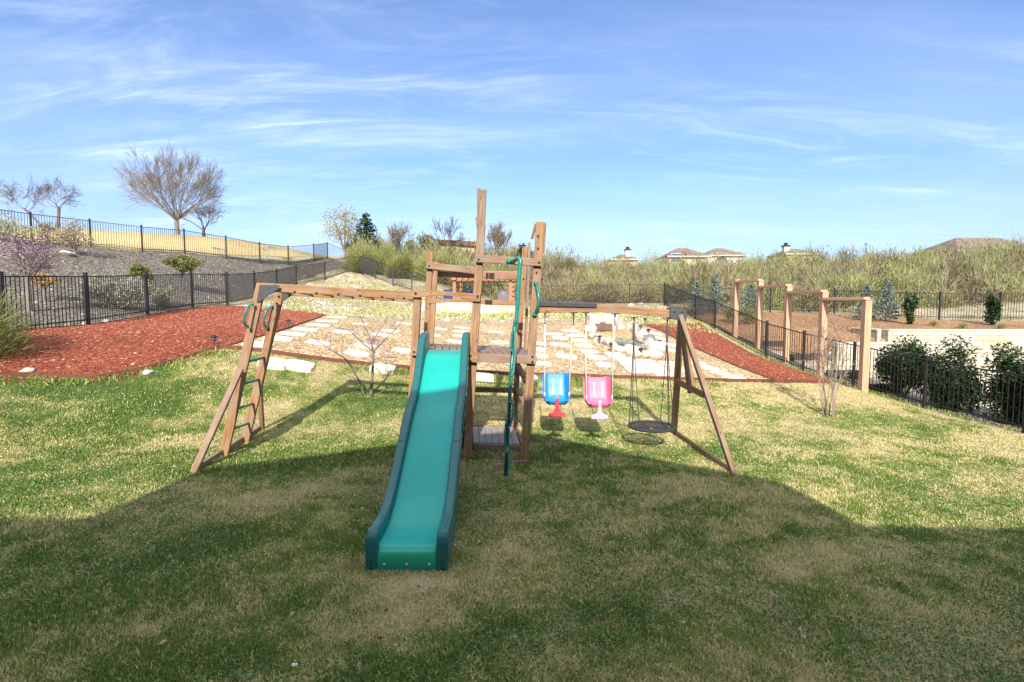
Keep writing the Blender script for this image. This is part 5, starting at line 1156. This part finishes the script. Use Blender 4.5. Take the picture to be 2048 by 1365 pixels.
def patio_chair(u, d, label):
    x, y = PXY(u, 600, d); b = on(x, y, .1); t = thing('patio_chair', label, 'chair', b, 'blue patio chairs'); bm1 = flat('navy_cushion', (.012,.03,.12), .8)
    s_ = MB(); s_.box(b + Vector((0,0,.42)), (.55,.5,.12)); s_.build('seat', bm1, t, bevel=.03); k_ = MB(); k_.bar(b + Vector((0,.22,.42)), b + Vector((0,.34,.95)), .52, .1, up=(0,1,0)); k_.build('backrest', bm1, t, bevel=.03)
    for a in (-.25, .25):
        for c in (-.22, .24): l_ = MB(); l_.tube([b + Vector((a, c, -.12)), b + Vector((a, c, .40))], .02, 6); l_.build('leg', M['black'], t)
patio_chair(896, 27.2, 'navy blue patio chair on the left under the far pergola'); patio_chair(938, 27.6, 'navy blue patio chair in the middle under the far pergola')
x, y = PXY(1007, 600, 27.3); b = on(x, y, 0); t = thing('grill', 'grey outdoor grill at the right side of the far pergola', 'grill', b); gmt = flat('grill_grey', (.14,.12,.12), .5)
b_ = MB(); b_.box(b + Vector((0,0,.42)), (.6,.5,.8)); b_.build('cabinet', gmt, t, bevel=.02); b_ = MB(); b_.tube([b + Vector((-.3,0,.82)), b + Vector((.3,0,.82))], .24, 16); b_.build('lid', gmt, t, smooth=True)
# brown roof beyond the brush
def hip(mb, c, sx, sy, z0, z1, ridge): 
    x, y = c; h_ = sx/2; k_ = sy/2; r_ = ridge/2
    mb.add([(x-h_,y-k_,z0),(x+h_,y-k_,z0),(x+h_,y+k_,z0),(x-h_,y+k_,z0),(x-r_,y,z1),(x+r_,y,z1)], [(0,1,5,4),(1,2,5),(2,3,4,5),(3,0,4),(3,2,1,0)]); return mb
M['roof'] = chips('brown_shingle_roof', [(.12,.085,.065),(.19,.145,.11),(.25,.20,.16)], 3.5, bump=.2, big=.1)
M['stucco'] = block_wall('tan_stone', (.46,.36,.23), (.58,.46,.30), (.35,.28,.2), .6, .3); M['glass'] = flat('window_glass', (.03,.05,.07), .08, var=.1); M['stucco_w'] = flat('pale_stucco', (.5,.46,.40), .9)
def house(label, u0, u1, d, v_ridge, v_eave, drop, ridge_f=.35, chim=None, wallm=None, wins=(), hipy=10):
    xa, xb = P(u0, 500, d).x, P(u1, 500, d).x; z1 = P(0, v_ridge, d).z; z0 = P(0, v_eave, d).z; cx_ = (xa + xb) / 2; sx = xb - xa; zb = min(tz(cx_, d), z0 - drop)
    zb = z0 - drop; t = thing('house', label, 'house', (cx_, d, zb), 'houses beyond the brush covered slope')
    b_ = MB(); b_.box((cx_, d + hipy/2, (z0 + zb) / 2 - .05), (sx - 1.2, hipy - 1.2, z0 - zb)); b_.build('wall', wallm or M['stucco'], t)
    b_ = MB(); hip(b_, (cx_, d + hipy/2), sx, hipy, z0, z1, sx * ridge_f); ro_ = b_.build('roof', M['roof'], t)
    f_ = MB(); f_.box((cx_, d + .02, z0 - .12), (sx, .08, .24)); f_.build('fascia', M['stucco_w'], t)
    if chim:
        uc, vt = chim; x = P(uc, 500, d).x; zt_ = P(0, vt, d).z; c_ = MB(); c_.box((x, d + 3, (zt_ + z0) / 2 - .3), (1.1, 1.1, zt_ - z0)); co = c_.build('chimney', M['stucco_w'], ro_); k_ = MB(); k_.box((x, d + 3, zt_ - .15), (1.35, 1.35, .3)); k_.tube([(x, d+3, zt_), (x, d+3, zt_ + .5)], [.35,.45], 8); k_.build('chimney_cap', M['black'], t)
    for (uw, vw, w_, h_) in wins:
        p = P(uw, vw, d); fr = MB(); fr.box((p.x, d + .52, p.z), (w_ + .2, .16, h_ + .2)); fo = fr.build('window', M['stucco_w'], t); g_ = MB(); g_.box((p.x, d + .45, p.z), (w_, .06, h_)); g_.build('pane', M['glass'], fo)
house('tan stone house with a hipped brown roof, leftmost full house above the brush', 1335, 1424, 105, 491, 512, 7, .2, wins=[(1354,516,2.0,1.6)])
house('pale house with a hipped brown roof just right of the tan stone house', 1412, 1498, 118, 492, 510, 7, .15, wallm=M['stucco_w'], wins=[(1445,514,2.2,1.6)])
house('hipped brown roof with a white chimney at its left, centre of the ridge', 1572, 1648, 112, 493, 507, 6, .2, chim=(1586,488))
house('low brown roof with a slim white chimney, leftmost above the brush', 1222, 1282, 118, 505, 518, 6, .05, chim=(1261,496))
house('large brown roofed house partly hidden by brush at the right edge', 1915, 2120, 72, 467, 500, 7, .45, wins=[(2000,506,1.6,1.2)])
rl = thing('long_shed', 'long low structure with a dark rusty roof behind the willow bushes', 'shed', on(-4.6, 52)); a = P(874,487,52); c = P(958,492,52)
b_ = MB(); b_.bar(a, c, 3.0, .42); b_.build('roof', chips('rusty_tiles', [(.10,.045,.03),(.17,.08,.05),(.22,.12,.08)], 5, bump=.5), rl); b_ = MB(); b_.bar(a + Vector((.4,0,-1.1)), c + Vector((-.4,0,-1.1)), 2.4, 1.8); b_.build('wall', M['stucco'], rl)

# ------------------------------------------------------------ the house behind the camera (it throws the shade on the lawn)
HB = -2.0
def caster(u, v, d): p = P(u, v, d); k = (p.y - HB) / math.cos(SUN_AZ); return (p.x - math.tan(SUN_AZ) * (p.y - HB), p.z + k * math.tan(SUN_EL))
zl = caster(215,1045,4.75)[1]; zr = caster(1720,1052,4.95)[1]
hs = thing('home', 'house standing behind the viewpoint whose gable shades the lawn', 'house', (0, HB - 5, 0))
b_ = MB(); prof_ = [(-16, zl), (caster(215,1045,4.75)[0], zl), (caster(300,1005,5.2)[0], caster(300,1005,5.2)[1]), (caster(410,937,6.0)[0], caster(410,937,6.0)[1]), (caster(790,893,7.3)[0], caster(790,893,7.3)[1]), (caster(1070,868,8.05)[0], caster(1070,868,8.05)[1]),
      (caster(1250,904,7.15)[0], caster(1250,904,7.15)[1]), (caster(1560,965,6.2)[0], caster(1560,965,6.2)[1]), (caster(1720,1052,4.95)[0], zr), (18, zr - .05)]
top = [(x, HB, z) for x, z in prof_]; bot = [(x, HB, -1.5) for x, z in prof_]; back = [(x, HB - 9, z) for x, z in prof_]; backb = [(x, HB - 9, -1.5) for x, z in prof_]; n_ = len(prof_)
b_.add(top + bot + back + backb, [(i, n_ + i, n_ + i + 1, i + 1) for i in range(n_-1)] + [(i, i+1, 2*n_ + i + 1, 2*n_ + i) for i in range(n_-1)] + [(2*n_+i, 2*n_+i+1, 3*n_+i+1, 3*n_+i) for i in range(n_-1)] + [(0, 2*n_, 3*n_, n_), (n_-1, 2*n_-1, 4*n_-1, 3*n_-1)])
b_.build('wall', M['stucco_w'], hs)

sp = [((a[0], a[1]), (b_[0], b_[1]), (b_[0] + .05, b_[1] - .35), (a[0] + .05, a[1] - .35)) for a, b_ in zip(left_bed_low[:-1], left_bed_low[1:])]
for q_ in sp:
    if random.random() < .75: pebbles('spilled_mulch', q_, 90, .008, .025, M['chip'], .5, .03)
nl = 900; dd = 2.6 + rs.rand(nl) * 9; xx = (rs.rand(nl) * 2 - 1) * 1.1 * dd; ok = inpoly(xx, dd, lawn); xx, dd = xx[ok], dd[ok]; k = len(xx)
leaves('fallen_leaves', np.stack([xx, dd, TZ(xx, dd) + .03], 1), .025 + .02 * rs.rand(k), leafm('dead_leaf', cc((0, (.12,.07,.04)), (.6, (.30,.2,.11)), (1, (.5,.4,.26))), 0, .9), rs.rand(k), aspect=.6, kind='stuff')
